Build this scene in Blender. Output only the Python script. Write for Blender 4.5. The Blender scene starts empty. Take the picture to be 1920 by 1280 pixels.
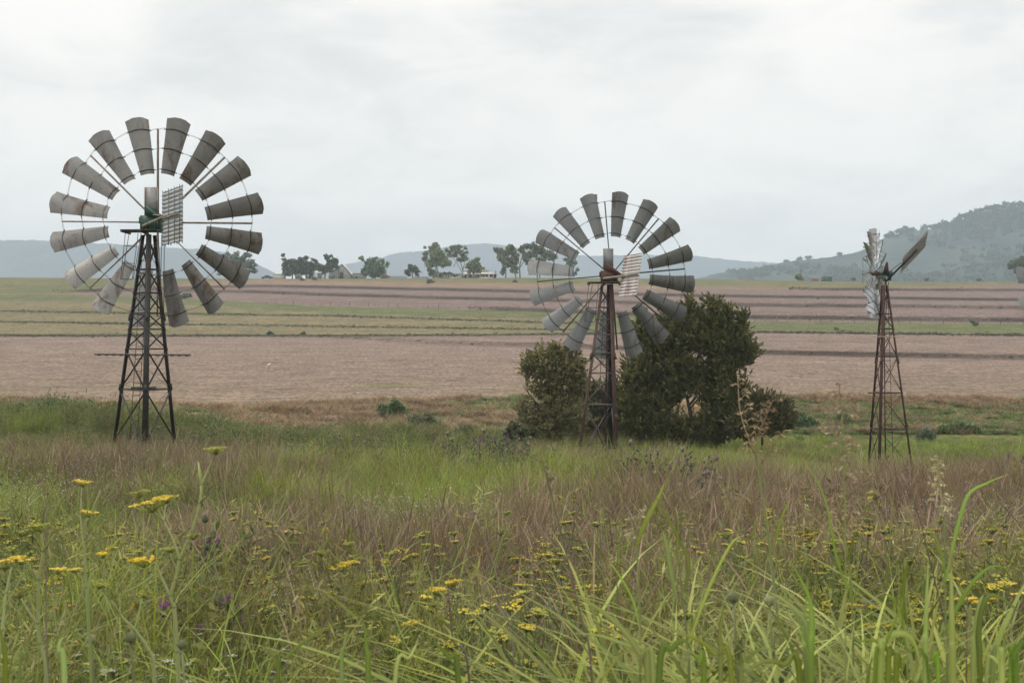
import bpy, math, random
import numpy as np
from mathutils import Vector
rnd = random.Random(7)
RN = np.random.RandomState(11)
sc = bpy.context.scene
COL = sc.collection
EYE = 1.6
F = 2667.0            # focal length in pixels of the 1920 px wide frame

def W(px, py, d):
    return np.array([(px-960)/F*d, d, EYE-(py-640)/F*d])

# ---------------------------------------------------------------- mesh helpers
class MB:
    def __init__(s): s.V=[]; s.Q=[]; s.T=[]; s.n=0; s.C=[]
    def add(s, v, q=None, t=None, c=None):
        v=np.asarray(v,float).reshape(-1,3)
        if q is not None and len(q): s.Q.append(np.asarray(q,int).reshape(-1,4)+s.n)
        if t is not None and len(t): s.T.append(np.asarray(t,int).reshape(-1,3)+s.n)
        s.V.append(v); s.n+=len(v)
        if c is not None:
            c=np.asarray(c,float)
            if c.ndim==1: c=np.tile(c,(len(v),1))
            s.C.append(c)
    def tube(s, p0, p1, r0, r1=None, n=6, c=None):
        s.poly([p0,p1],[r0, r0 if r1 is None else r1],n,c)
    def poly(s, pts, rs, n=6, c=None):
        P=np.array(pts,float); k=len(P)
        if np.isscalar(rs): rs=[rs]*k
        V=[]; prev=None
        for i in range(k):
            t=P[min(i+1,k-1)]-P[max(i-1,0)]; t=t/(np.linalg.norm(t)+1e-12)
            if prev is None:
                a=np.array([0,0,1.]) if abs(t[2])<.9 else np.array([1.,0,0])
            else: a=prev
            u=a-t*np.dot(a,t); u/=np.linalg.norm(u)+1e-12; w=np.cross(t,u); prev=u
            for j in range(n):
                an=2*math.pi*j/n
                V.append(P[i]+rs[i]*(math.cos(an)*u+math.sin(an)*w))
        Q=[]
        for i in range(k-1):
            for j in range(n):
                Q.append((i*n+j,i*n+(j+1)%n,(i+1)*n+(j+1)%n,(i+1)*n+j))
        T=[]
        V.append(P[0]); V.append(P[-1])
        for j in range(n):
            T.append((k*n,(j+1)%n,j)); T.append((k*n+1,(k-1)*n+j,(k-1)*n+(j+1)%n))
        s.add(V,Q,T,c)
    def bar(s, p0, p1, w, h, up=(0,0,1), c=None):
        p0=np.array(p0,float); p1=np.array(p1,float); t=p1-p0; t/=np.linalg.norm(t)+1e-12
        u=np.array(up,float); u=u-t*np.dot(u,t)
        if np.linalg.norm(u)<1e-4:
            u=np.array([1.,0,0]); u=u-t*np.dot(u,t)
        u/=np.linalg.norm(u); w_=np.cross(t,u)
        V=[]
        for p in (p0,p1):
            for a,b in ((-1,-1),(1,-1),(1,1),(-1,1)): V.append(p+w_*a*w/2+u*b*h/2)
        s.add(V,[(0,3,2,1),(4,5,6,7),(0,1,5,4),(1,2,6,5),(2,3,7,6),(3,0,4,7)],c=c)
    def box(s, lo, hi, c=None):
        x0,y0,z0=lo; x1,y1,z1=hi
        s.add([(x0,y0,z0),(x1,y0,z0),(x1,y1,z0),(x0,y1,z0),(x0,y0,z1),(x1,y0,z1),(x1,y1,z1),(x0,y1,z1)],
              [(0,3,2,1),(4,5,6,7),(0,1,5,4),(1,2,6,5),(2,3,7,6),(3,0,4,7)],c=c)
    def angle(s, p0, p1, w, th, out, c=None):   # L-section iron, corner facing `out`
        p0=np.array(p0,float); p1=np.array(p1,float); t=p1-p0; t/=np.linalg.norm(t)
        o=np.array(out,float); o=o-t*np.dot(o,t); o/=np.linalg.norm(o); q=np.cross(t,o)
        for sg in (-1,1):
            d=(-o+sg*q)/math.sqrt(2); nrm=np.cross(t,d)
            off=o*0.0
            s.bar(p0+d*w/2+off,p1+d*w/2+off,w,th,nrm,c)
    def grid(s, P, c=None):    # P (a,b,3)
        a,b=P.shape[:2]; i=np.arange(a-1)[:,None]*b+np.arange(b-1)[None,:]; i=i.ravel()
        cc=None
        if c is not None: cc=np.asarray(c).reshape(-1,3) if np.ndim(c)>1 else c
        s.add(P.reshape(-1,3),np.stack([i,i+b,i+b+1,i+1],1),c=cc)

def build(name, mb, mat, parent=None, origin=None, smooth=False, coll=True):
    V=np.concatenate(mb.V) if mb.V else np.zeros((0,3))
    Q=np.concatenate(mb.Q) if mb.Q else np.zeros((0,4),int)
    T=np.concatenate(mb.T) if mb.T else np.zeros((0,3),int)
    if origin is None:
        origin=np.array(parent['_o']) if parent is not None and '_o' in parent else np.zeros(3)
    origin=np.array(origin,float)
    me=bpy.data.meshes.new(name)
    me.vertices.add(len(V)); me.vertices.foreach_set('co',(V-origin).astype(np.float32).ravel())
    nl=len(Q)*4+len(T)*3
    me.loops.add(nl); me.loops.foreach_set('vertex_index',np.concatenate([Q.ravel(),T.ravel()]).astype(np.int32))
    me.polygons.add(len(Q)+len(T))
    ls=np.concatenate([np.arange(len(Q))*4,len(Q)*4+np.arange(len(T))*3]).astype(np.int32)
    me.polygons.foreach_set('loop_start',ls)
    if smooth: me.polygons.foreach_set('use_smooth',np.ones(len(Q)+len(T),bool))
    me.update(calc_edges=True); me.validate()
    if mb.C:
        C=np.concatenate(mb.C); at=me.color_attributes.new('Col','FLOAT_COLOR','POINT')
        at.data.foreach_set('color',np.hstack([C,np.ones((len(C),1))]).astype(np.float32).ravel())
    if mat is not None: me.materials.append(mat)
    o=bpy.data.objects.new(name,me)
    if coll: COL.objects.link(o)
    if parent is not None:
        o.parent=parent; o.location=Vector(origin-np.array(parent['_o']))
    else: o.location=Vector(origin)
    o['_o']=[float(a) for a in origin]
    return o

def tag(o,label=None,cat=None,group=None,kind=None):
    if label: o['label']=label
    if cat: o['category']=cat
    if group: o['group']=group
    if kind: o['kind']=kind
    return o

def thing(name,label,cat,loc,group=None):
    o=bpy.data.objects.new(name,None); COL.objects.link(o); o.location=Vector(loc)
    o.empty_display_size=.2
    o['_o']=[float(a) for a in loc]
    return tag(o,label,cat,group)

# ---------------------------------------------------------------- materials
class NT:
    def __init__(s,nt): s.nt=nt; nt.nodes.clear()
    def n(s,t,**k):
        x=s.nt.nodes.new(t)
        for a,b in k.items():
            if a.startswith('i_'):
                key=a[2:]; key=int(key) if key.isdigit() else key.replace('_',' ')
                if isinstance(b,bpy.types.NodeSocket): s.nt.links.new(b,x.inputs[key])
                else: x.inputs[key].default_value=b
            else: setattr(x,a,b)
        return x
    def l(s,a,b): s.nt.links.new(a,b)
    def ramp(s,fac,stops,interp='LINEAR'):
        r=s.nt.nodes.new('ShaderNodeValToRGB'); r.color_ramp.interpolation=interp
        e=r.color_ramp.elements
        while len(e)<len(stops): e.new(.5)
        for q,(p,c) in zip(e,stops):
            q.position=p; q.color=(c[0],c[1],c[2],1) if hasattr(c,'__len__') else (c,c,c,1)
        s.l(fac,r.inputs[0]); return r.outputs[0]
    def noise(s,vec,scale,detail=4,rough=.55,dist=0,dim='3D'):
        x=s.n('ShaderNodeTexNoise',noise_dimensions=dim); x.inputs['Scale'].default_value=scale
        x.inputs['Detail'].default_value=detail; x.inputs['Roughness'].default_value=rough
        x.inputs['Distortion'].default_value=dist
        if vec is not None: s.l(vec,x.inputs['Vector'])
        return x.outputs['Fac']
    def mapping(s,vec,scale=(1,1,1),rot=(0,0,0),loc=(0,0,0)):
        m=s.n('ShaderNodeMapping'); m.inputs['Scale'].default_value=scale; m.inputs['Rotation'].default_value=rot
        m.inputs['Location'].default_value=loc; s.l(vec,m.inputs['Vector']); return m.outputs[0]
    def mix(s,fac,a,b,mode='MIX'):
        m=s.n('ShaderNodeMix',data_type='RGBA',blend_type=mode)
        for sock,v in ((m.inputs[0],fac),(m.inputs[6],a),(m.inputs[7],b)):
            if isinstance(v,bpy.types.NodeSocket): s.l(v,sock)
            elif hasattr(v,'__len__'): sock.default_value=(v[0],v[1],v[2],1)
            else: sock.default_value=v
        return m.outputs[2]
    def math(s,op,a,b=0.5,clamp=False):
        m=s.n('ShaderNodeMath',operation=op,use_clamp=clamp)
        for sock,v in ((m.inputs[0],a),(m.inputs[1],b)):
            if isinstance(v,bpy.types.NodeSocket): s.l(v,sock)
            else: sock.default_value=v
        return m.outputs[0]

def newmat(name):
    m=bpy.data.materials.new(name); m.use_nodes=True; t=NT(m.node_tree)
    return m,t,t.n('ShaderNodeOutputMaterial')

def mat_metal(name, base, dark, rust=(.16,.06,.03), rust_amt=.3, metallic=.5, rough=.5, scale=2.0, rust_dark=(.05,.03,.02)):
    m,t,out=newmat(name)
    tc=t.n('ShaderNodeTexCoord'); v=tc.outputs['Object']
    inf=t.n('ShaderNodeObjectInfo')
    va=t.n('ShaderNodeVectorMath',operation='MULTIPLY_ADD'); t.l(inf.outputs['Random'],va.inputs[0]); va.inputs[1].default_value=(31,17,23); t.l(v,va.inputs[2])
    v=va.outputs[0]
    n1=t.noise(v,scale,6,.6); n2=t.noise(v,scale*9,4,.7); n3=t.noise(t.mapping(v,(1,1,.35)),scale*1.4,6,.65,.4)
    c=t.mix(t.ramp(n1,[(.3,0),(.7,1)]),dark,base)
    c=t.mix(t.ramp(n2,[(.35,0),(.75,.35)]),c,tuple(min(1,x*1.35) for x in base))
    rm=t.ramp(n3,[(.62-rust_amt*.35,0),(.74-rust_amt*.3,.9)])
    rc=t.mix(t.ramp(n2,[(.3,0),(.7,1)]),rust_dark,rust)
    c=t.mix(rm,c,rc)
    rv=t.math('ADD',t.math('MULTIPLY',t.math('FRACT',t.math('MULTIPLY',inf.outputs['Random'],5.77)),.5),.76); c=t.mix(1.0,c,rv,'MULTIPLY')
    rr=t.mix(rm,(metallic,)*3,(0,0,0))
    b=t.n('ShaderNodeBsdfPrincipled'); t.l(c,b.inputs['Base Color']); t.l(rr,b.inputs['Metallic'])
    ro=t.math('ADD',t.math('MULTIPLY',n2,.25),rough-.1); t.l(ro,b.inputs['Roughness'])
    bp=t.n('ShaderNodeBump'); bp.inputs['Strength'].default_value=.15; bp.inputs['Distance'].default_value=.02
    t.l(n1,bp.inputs['Height']); t.l(bp.outputs[0],b.inputs['Normal'])
    t.l(b.outputs[0],out.inputs[0]); return m

def mat_plain(name,c1,c2,scale=3,rough=.8,stretch=(1,1,1),bump=.2):
    m,t,out=newmat(name); v=t.mapping(t.n('ShaderNodeTexCoord').outputs['Object'],stretch)
    n=t.noise(v,scale,6,.65); c=t.mix(t.ramp(n,[(.3,0),(.7,1)]),c1,c2)
    b=t.n('ShaderNodeBsdfPrincipled'); t.l(c,b.inputs['Base Color']); b.inputs['Roughness'].default_value=rough
    bp=t.n('ShaderNodeBump'); bp.inputs['Strength'].default_value=bump; bp.inputs['Distance'].default_value=.05
    t.l(n,bp.inputs['Height']); t.l(bp.outputs[0],b.inputs['Normal'])
    t.l(b.outputs[0],out.inputs[0]); return m

def mat_plant(name, trans=.35, var=.25, hue=.03, gain=1.0, patch=(1,1,1), rough=.6, spec=.25):
    """foliage: vertex colour 'Col', varied per plant and by patches of ground, thin and translucent"""
    m,t,out=newmat(name)
    at=t.n('ShaderNodeAttribute',attribute_name='Col').outputs['Color']
    inf=t.n('ShaderNodeObjectInfo').outputs['Random']
    pos=t.n('ShaderNodeNewGeometry').outputs['Position']
    n=t.noise(pos,.35,3,.6); n2=t.noise(pos,1.7,3,.6)
    hs=t.n('ShaderNodeHueSaturation')
    t.l(t.math('ADD',t.math('MULTIPLY',t.math('SUBTRACT',inf,.5),hue*2),t.math('ADD',t.math('MULTIPLY',t.math('SUBTRACT',n,.5),hue*2),.5)),hs.inputs['Hue'])
    t.l(t.math('ADD',t.math('MULTIPLY',n2,-.6),1.25),hs.inputs['Saturation'])
    val=t.math('ADD',t.math('MULTIPLY',t.math('FRACT',t.math('MULTIPLY',inf,7.31)),var*2*gain),gain*(1-var))
    t.l(t.math('MULTIPLY',val,t.math('ADD',t.math('MULTIPLY',n2,.5),.75)),hs.inputs['Value'])
    t.l(at,hs.inputs['Color'])
    c=hs.outputs[0]
    b=t.n('ShaderNodeBsdfPrincipled'); t.l(c,b.inputs['Base Color']); b.inputs['Roughness'].default_value=rough
    b.inputs['Specular IOR Level'].default_value=spec
    tr=t.n('ShaderNodeBsdfTranslucent'); t.l(c,tr.inputs['Color'])
    mx=t.n('ShaderNodeMixShader'); mx.inputs[0].default_value=trans
    t.l(b.outputs[0],mx.inputs[1]); t.l(tr.outputs[0],mx.inputs[2]); t.l(mx.outputs[0],out.inputs[0])
    return m

# ---------------------------------------------------------------- camera, world, sun
cam=bpy.data.cameras.new('camera'); co=bpy.data.objects.new('camera',cam); COL.objects.link(co)
co.location=(0,0,EYE); co.rotation_euler=(math.radians(90),0,0)
cam.lens=50.0; cam.sensor_width=36; cam.clip_end=20000; cam.clip_start=.05
cam.dof.use_dof=True; cam.dof.focus_distance=48; cam.dof.aperture_fstop=12
sc.camera=co
sc.view_settings.view_transform='Standard'; sc.view_settings.look='None'; sc.view_settings.exposure=0; sc.view_settings.gamma=1
try: sc.view_settings.use_curve_mapping=False
except Exception: pass
SUN_EL,SUN_AZ=math.radians(52),math.radians(-70)   # azimuth from +Y towards +X
w=bpy.data.worlds.new('World'); sc.world=w; w.use_nodes=True
t=NT(w.node_tree); wo=t.n('ShaderNodeOutputWorld'); bg=t.n('ShaderNodeBackground')
sky=t.n('ShaderNodeTexSky',sky_type='NISHITA',sun_disc=False,sun_elevation=SUN_EL,sun_rotation=SUN_AZ,air_density=1.0,dust_density=3.0)
g=t.n('ShaderNodeTexCoord').outputs['Generated']
sep=t.n('ShaderNodeSeparateXYZ'); t.l(g,sep.inputs[0])
zz=t.math('ADD',t.math('MAXIMUM',sep.outputs['Z'],0),.16)
px_=t.math('DIVIDE',sep.outputs['X'],zz); py_=t.math('DIVIDE',sep.outputs['Y'],zz)
cb=t.n('ShaderNodeCombineXYZ'); t.l(px_,cb.inputs[0]); t.l(py_,cb.inputs[1]); cb.inputs[2].default_value=3.7
v1=t.mapping(cb.outputs[0],(1.1,.75,1),(0,0,.25))
n1=t.noise(t.mapping(g,(1.0,1.0,2.6),(0,.10,0),(2.3,.4,1.1)),4.6,5,.5,.6); n2=t.noise(t.mapping(g,(1.0,1.0,2.2),(0,-.05,0),(7.3,2,.6)),11,6,.55,.7)
nn=t.math('ADD',t.math('MULTIPLY',n1,.66),t.math('MULTIPLY',n2,.34))
cc=t.ramp(nn,[(.36,(8.7,8.55,8.45)),(.45,(9.7,9.45,9.2)),(.51,(10.7,10.3,9.9)),(.59,(11.6,11.15,10.65))])
# cloud is brighter higher up, as an overcast sky is
up=t.math('ADD',t.math('MULTIPLY',t.math('ABSOLUTE',t.math('SUBTRACT',sep.outputs['Z'],.16)),.55),1.0)
ccu=t.n('ShaderNodeVectorMath',operation='SCALE'); t.l(cc,ccu.inputs[0]); t.l(up,ccu.inputs['Scale'])
t.l(t.mix(.96,sky.outputs[0],ccu.outputs[0]),bg.inputs['Color']); bg.inputs['Strength'].default_value=.1
t.l(bg.outputs[0],wo.inputs['Surface'])
sl=bpy.data.lights.new('sun','SUN'); sl.energy=1.3; sl.angle=math.radians(18); sl.color=(1,.93,.84)
so=bpy.data.objects.new('sun',sl); COL.objects.link(so)
dirv=Vector((math.sin(SUN_AZ)*math.cos(SUN_EL),math.cos(SUN_AZ)*math.cos(SUN_EL),math.sin(SUN_EL)))
so.rotation_euler=dirv.to_track_quat('Z','Y').to_euler(); so.location=(-20,0,40)
sc.render.engine='CYCLES'
sc.cycles.max_bounces=6; sc.cycles.diffuse_bounces=3; sc.cycles.glossy_bounces=2; sc.cycles.transmission_bounces=4
sc.cycles.volume_bounces=2; sc.cycles.transparent_max_bounces=6
sc.cycles.use_denoising=True
# ---------------------------------------------------------------- terrain
PD=[-1e5,0,4,10,20,30,50,60,75,90,100,130,200,250,300,350,400,450,470,500,600,800,1200,9000]
PL=[0,0,0,-.35,-.95,-1.55,-2.4,-2.55,-2.7,-2.65,-2.4,-1.3,1.86,5.35,9.5,13,17,21.2,22.4,23.4,24,12,0,0]
PC=[0,0,0,-.4,-1.05,-1.7,-2.85,-3.0,-3.0,-2.8,-2.4,-1.3,1.86,5.35,9.5,13,17,21.2,22.4,23.4,24,12,0,0]
PR=[0,0,0,-.4,-1.05,-1.85,-3.5,-4.05,-4.2,-3.95,-3.5,-2.0,1.5,5.0,9.0,12.6,16.5,20.6,21.6,22.4,23,12,0,0]
BANKS=[([130,300,480,600,1000,1300,1920],[545,540,536,538,546,554,562],.9),
       ([100,300,480,600,1000,1300,1920],[546,543,547,552,562,570,577],1.0),
       ([880,1000,1300,1920],[577,581,593,600],1.1),
       ([600,800,1000,1400,1920],[630,640,647,660,670],.55),
       ([1480,1600,1920],[541,542,544],.7)]
def lerp3(px,a,b,c):
    t1=np.clip((px-300)/830,0,1); t2=np.clip((px-1130)/540,0,1)
    return (a*(1-t1)+b*t1)*(1-t2)+c*t2
def gz0(x,y):
    x=np.asarray(x,float); y=np.asarray(y,float)
    px=960+F*x/np.maximum(y,25)
    z=lerp3(px,np.interp(y,PD,PL),np.interp(y,PD,PC),np.interp(y,PD,PR))
    fade=np.clip(y/15,0,1)*np.clip((140-y)/60,0,1)
    z=z+fade*(.07*np.sin(x*.9+y*.31)*np.cos(y*.55-x*.2)+.09*np.sin(x*.23-y*.17+1)+.04*np.sin(x*2.1+1.3*y))
    far=np.clip((y-150)/200,0,1)*np.clip((520-y)/60,0,1)
    z=z+far*(.25*np.sin(x*.03+1)+.18*np.sin(x*.011+y*.02))
    return z
def gz(x,y):
    return float(gz0(x,y))
def pix(x,y,z):
    return 960+F*x/np.maximum(y,1), 640-F*(z-EYE)/np.maximum(y,1)
def srgb(r,g,b):
    c=np.array([r,g,b])/255.; return np.where(c<.04045,c/12.92,((c+.055)/1.055)**2.4)
def band(py,a,b,soft):
    return np.clip((py-a)/soft+.5,0,1)*np.clip((b-py)/soft+.5,0,1)
def vnoise(x,y,seed=0):
    xi=np.floor(x).astype(int); yi=np.floor(y).astype(int); fx=x-xi; fy=y-yi
    fx=fx*fx*(3-2*fx); fy=fy*fy*(3-2*fy)
    def h(a,b):
        n=(a*374761393+b*668265263+seed*1442695041)&0x7fffffff
        n=((n^(n>>13))*1274126177)&0x7fffffff
        return ((n^(n>>16))&0xffff)/65535.
    return (h(xi,yi)*(1-fx)+h(xi+1,yi)*fx)*(1-fy)+(h(xi,yi+1)*(1-fx)+h(xi+1,yi+1)*fx)*fy
def fbm(x,y,seed=0,o=4):
    s=0; a=.5; tot=0
    for i in range(o):
        s=s+a*vnoise(x,y,seed+i*7); tot+=a; x=x*2.03+13; y=y*2.03+7; a*=.55
    return s/tot
def ground_colour(x,y,z):
    """the colour of soil, stubble and pasture by place"""
    px,py=pix(x,y,z)
    n=fbm(x*.08,y*.05,3); n2=fbm(x*.5,y*.22,5); n3=fbm(x*.02,y*.02,9)
    wob=(n-.5)*5*np.clip(y/200,.2,1)
    soil=srgb(137,120,107); soilp=srgb(136,117,107)
    C=soil[None]*(1-n3[:,None])+soilp[None]*n3[:,None]
    C=C*(0.9+.2*n2[:,None])
    st1=fbm(x*.018+3,y*.16,51); st2=fbm(x*.09,y*.5,55,3)
    ln=(fbm(x*.035,y*.02,57)-.5)*3.0+(fbm(x*.2,y*.05,58,2)-.5)*1.4     # how far a bank wanders
    brk=np.clip(.75+1.3*(fbm(x*.05,y*.03,59)-.3),.55,1)                 # where it thins out
    C=C*(.86+.28*st1[:,None])*(.93+.14*st2[:,None])
    def over(c,m,v=.0):
        nonlocal C
        m=m[:,None]; c=np.array(c)[None]*(1+v*(n2[:,None]-.5)*2); C=C*(1-m)+c*m
    # ploughed dark banks between terraces
    up=np.interp(px,[0,130,300,640,1000,1400,1920],[552,553,558,575,583,602,607])
    lo=np.interp(px,[0,640,1000,1400,1920],[630,630,627,623,629])
    # upper terraces a little pinker
    over(srgb(124,107,100),band(py,500,up,3)*.8,.15)
    # crest pasture
    cr=np.interp(px,[0,90,200,330,480,640,900,1100,1300,1600,1920],[556,554,543,532,526,528,532,534,537,541,533])
    over(srgb(118,112,80),band(py+wob*.5,400,cr,5),.25)
    over(srgb(104,108,68),band(py+wob*.5,400,cr-3,5)*np.clip((n-.42)*6,0,1)*.8,.25)
    over(srgb(146,122,98),band(py+wob,cr-1,cr+7,4)*np.where((px>330)&(px<1250),.7,.25),.2)
    # green pasture and stubble strips on the left
    g=band(py+wob*.25,up,lo,2.5)
    left=np.clip((1090-px)/60,0,1)
    over(srgb(126,117,88),g*left,.18); over(srgb(110,108,74),g*left*np.clip((st1-.5)*5,0,1)*.7,.2); over(srgb(140,121,92),g*left*np.clip((st2-.52)*6,0,1)*.5,.2)
    over(srgb(104,108,70),g*(1-left),.25)
    over(srgb(100,106,68),g*left*band(py+wob*.3,400,up+12+ (px>600)*2,5)*.85,.25)
    for A,B,thk in (([0,640,1050],[583,592,606],3.2),([0,640,1050],[603,612,618],3.2),([0,640,1050],[628,629,627],4.0)):
        over(srgb(66,76,44),brk*band(py+ln*.7,np.interp(px,A,B)-thk/2,np.interp(px,A,B)+thk/2,2)*left,.2)
    over(srgb(64,62,46),band(py,lo-2.2,lo+1.2,1.6)*.75,.3)
    for A,B,h in BANKS:
        c=np.interp(px,A,B); e=np.clip((px-A[0])/60,0,1); th=2.3+1.6*np.clip((py-540)/60,0,1.6)
        over(srgb(60,49,44),brk*band(py+ln*.6,c-th,c+th,2.2)*e*(.9 if h>.6 else np.clip((px-560)/900,.35,.95)),.3)
    # lower field: patchy, paler near the edge
    lowf=band(py,640,790,10)
    over(srgb(138,122,102),lowf*np.clip((py-655)/90,0,1)*.8,.15)
    over(srgb(112,112,74),lowf*np.clip((fbm(x*.1,y*.25,21)-.63)*7,0,1)*np.clip((py-690)/40,0,1)*.6,.2)
    # dry fringe then green at the foot of the field
    top=np.interp(px,[0,250,400,640,960,1450,1600,1920],[745,752,762,752,740,738,740,745])
    fr=band(py+wob*2,top,np.interp(px,[0,300,1000,1450,1920],[768,772,768,768,768]),6)
    over(srgb(142,114,80),fr*np.clip((fbm(x*.15,y*.15,31)-.28)*3.5,0,1)*.85,.3)
    gr=band(py+wob*2,np.interp(px,[0,200,450,1000,1450,1920],[752,770,800,775,762,765]),3000,10)
    over(srgb(86,100,48),gr*(.6+.4*np.clip((px+(n-.5)*200-1380)/120,0,1)),.35)
    over(srgb(108,98,64),gr*np.clip((fbm(x*.3,y*.3,41)-.45)*5,0,1)*.8,.3)
    # bare stony strip left of centre
    st=band(py+wob,786,816,8)*np.clip((px-300)/60,0,1)*np.clip((1000-px)/60,0,1)
    over(srgb(142,124,102),st*.7,.2)
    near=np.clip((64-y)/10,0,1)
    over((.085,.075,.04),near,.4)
    return np.clip(C*.88,0,1)
# rows evenly spaced in the distance bands one looks at
ys=[-300,-80,-20,-5,-1,1,2.5]
ys+=list(np.arange(4,70,1.0))
y_=70.
while y_<520: ys.append(y_); y_*=1+ (.0045 if y_>150 else .006)
ys+=list(np.linspace(525,800,14))+list(np.geomspace(850,4320,10))
ys=np.array(ys)
ss=np.concatenate([[-30,-12,-6,-3,-1.6,-1,-.8,-.65],np.linspace(-.52,.52,250),[.65,.8,1,1.6,3,6,12,30]])
Y,S=np.meshgrid(ys,ss,indexing='ij'); X=S*(np.maximum(Y,0)+8)
Z=gz0(X,Y)
PX,PY=pix(X,Y,Z); 
for A,B,h in BANKS:
    c=np.interp(PX,A,B); m=np.exp(-((PY-c+1)/2.6)**2)*np.clip((PX-A[0])/60,0,1)*(Y>100)
    Z=Z+m*h*.6
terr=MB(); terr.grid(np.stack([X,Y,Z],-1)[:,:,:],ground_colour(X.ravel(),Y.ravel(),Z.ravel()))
m,t,out=newmat('ground_soil')
at=t.n('ShaderNodeAttribute',attribute_name='Col').outputs['Color']
pos=t.n('ShaderNodeNewGeometry').outputs['Position']
sepp=t.n('ShaderNodeSeparateXYZ'); t.l(pos,sepp.inputs[0])
nf=t.noise(t.mapping(pos,(3.2,1.1,1)),1.0,6,.75)       # stubble tufts
nb=t.noise(t.mapping(pos,(.35,1.0,1),(0,0,.03)),.9,5,.7)  # drill rows along the slope
nc=t.noise(t.mapping(pos,(.02,.16,.5),(0,0,.02)),1.0,5,.6)
c=t.mix(1.0,at,t.ramp(nf,[(.34,.45),(.5,1.0),(.66,1.55)]),'MULTIPLY')
c=t.mix(1.0,c,t.ramp(nb,[(.34,.66),(.5,1.0),(.66,1.3)]),'MULTIPLY')
c=t.mix(1.0,c,t.ramp(nc,[(.3,.9),(.7,1.1)]),'MULTIPLY')
b=t.n('ShaderNodeBsdfPrincipled'); t.l(c,b.inputs['Base Color']); b.inputs['Roughness'].default_value=.95; b.inputs['Specular IOR Level'].default_value=.1
bp=t.n('ShaderNodeBump'); bp.inputs['Strength'].default_value=.5; bp.inputs['Distance'].default_value=.12
t.l(nf,bp.inputs['Height']); t.l(bp.outputs[0],b.inputs['Normal'])
t.l(b.outputs[0],out.inputs[0]); M_ground=m
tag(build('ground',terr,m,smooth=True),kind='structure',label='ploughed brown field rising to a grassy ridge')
# ---------------------------------------------------------------- windmills
M_sheet=mat_metal('galvanised_sheet',(.33,.32,.30),(.20,.195,.185),(.19,.10,.06),.26,.32,.52,1.3)
M_sheet2=mat_metal('galvanised_sheet_dull',(.25,.26,.255),(.17,.178,.175),(.17,.10,.06),.14,.35,.52,1.3)
M_sheet3=mat_metal('galvanised_sheet_bright',(.62,.63,.64),(.36,.37,.38),(.14,.10,.08),.1,.65,.38,2.5)
M_corr=mat_metal('corrugated_sheet',(.66,.68,.68),(.48,.50,.52),(.40,.36,.26),.12,.35,.5,1.5)
M_corr_red=mat_metal('corrugated_sheet_rusty',(.55,.54,.52),(.42,.40,.39),(.25,.11,.09),.5,.2,.6,1.6,(.3,.2,.18))
M_corr_dark=mat_metal('corrugated_sheet_dark',(.5,.48,.44),(.34,.32,.30),(.34,.22,.14),.15,.2,.6,1.6)
M_iron=mat_metal('old_black_iron',(.055,.05,.045),(.025,.022,.02),(.07,.04,.025),.3,.2,.6,3)
M_greyiron=mat_metal('weathered_grey_iron',(.12,.11,.10),(.06,.056,.052),(.10,.05,.035),.25,.3,.6,3)
M_rust=mat_metal('rusty_iron',(.10,.06,.045),(.05,.032,.025),(.14,.07,.045),.4,.05,.75,3)
M_rustred=mat_metal('rusty_red_iron',(.085,.038,.03),(.045,.022,.018),(.12,.05,.035),.4,.05,.75,3)
M_green=mat_metal('dark_green_paint',(.02,.085,.05),(.01,.04,.028),(.05,.03,.02),.2,.0,.4,3)
M_teal=mat_metal('teal_paint',(.03,.12,.13),(.02,.07,.08),(.1,.04,.03),.3,.0,.45,3)
M_strut=mat_metal('pale_strut_iron',(.36,.31,.25),(.2,.17,.14),(.20,.10,.06),.35,.1,.65,3)
M_plank=mat_plain('weathered_plank',(.05,.045,.04),(.11,.1,.09),6,.9,(1,1,1))
M_paleplank=mat_plain('pale_plank',(.42,.34,.22),(.55,.46,.32),6,.8)
M_orange=mat_plain('orange_red_paint',(.6,.09,.04),(.72,.14,.07),6,.5)

def nrm(v):
    v=np.array(v,float); return v/np.linalg.norm(v)

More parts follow.
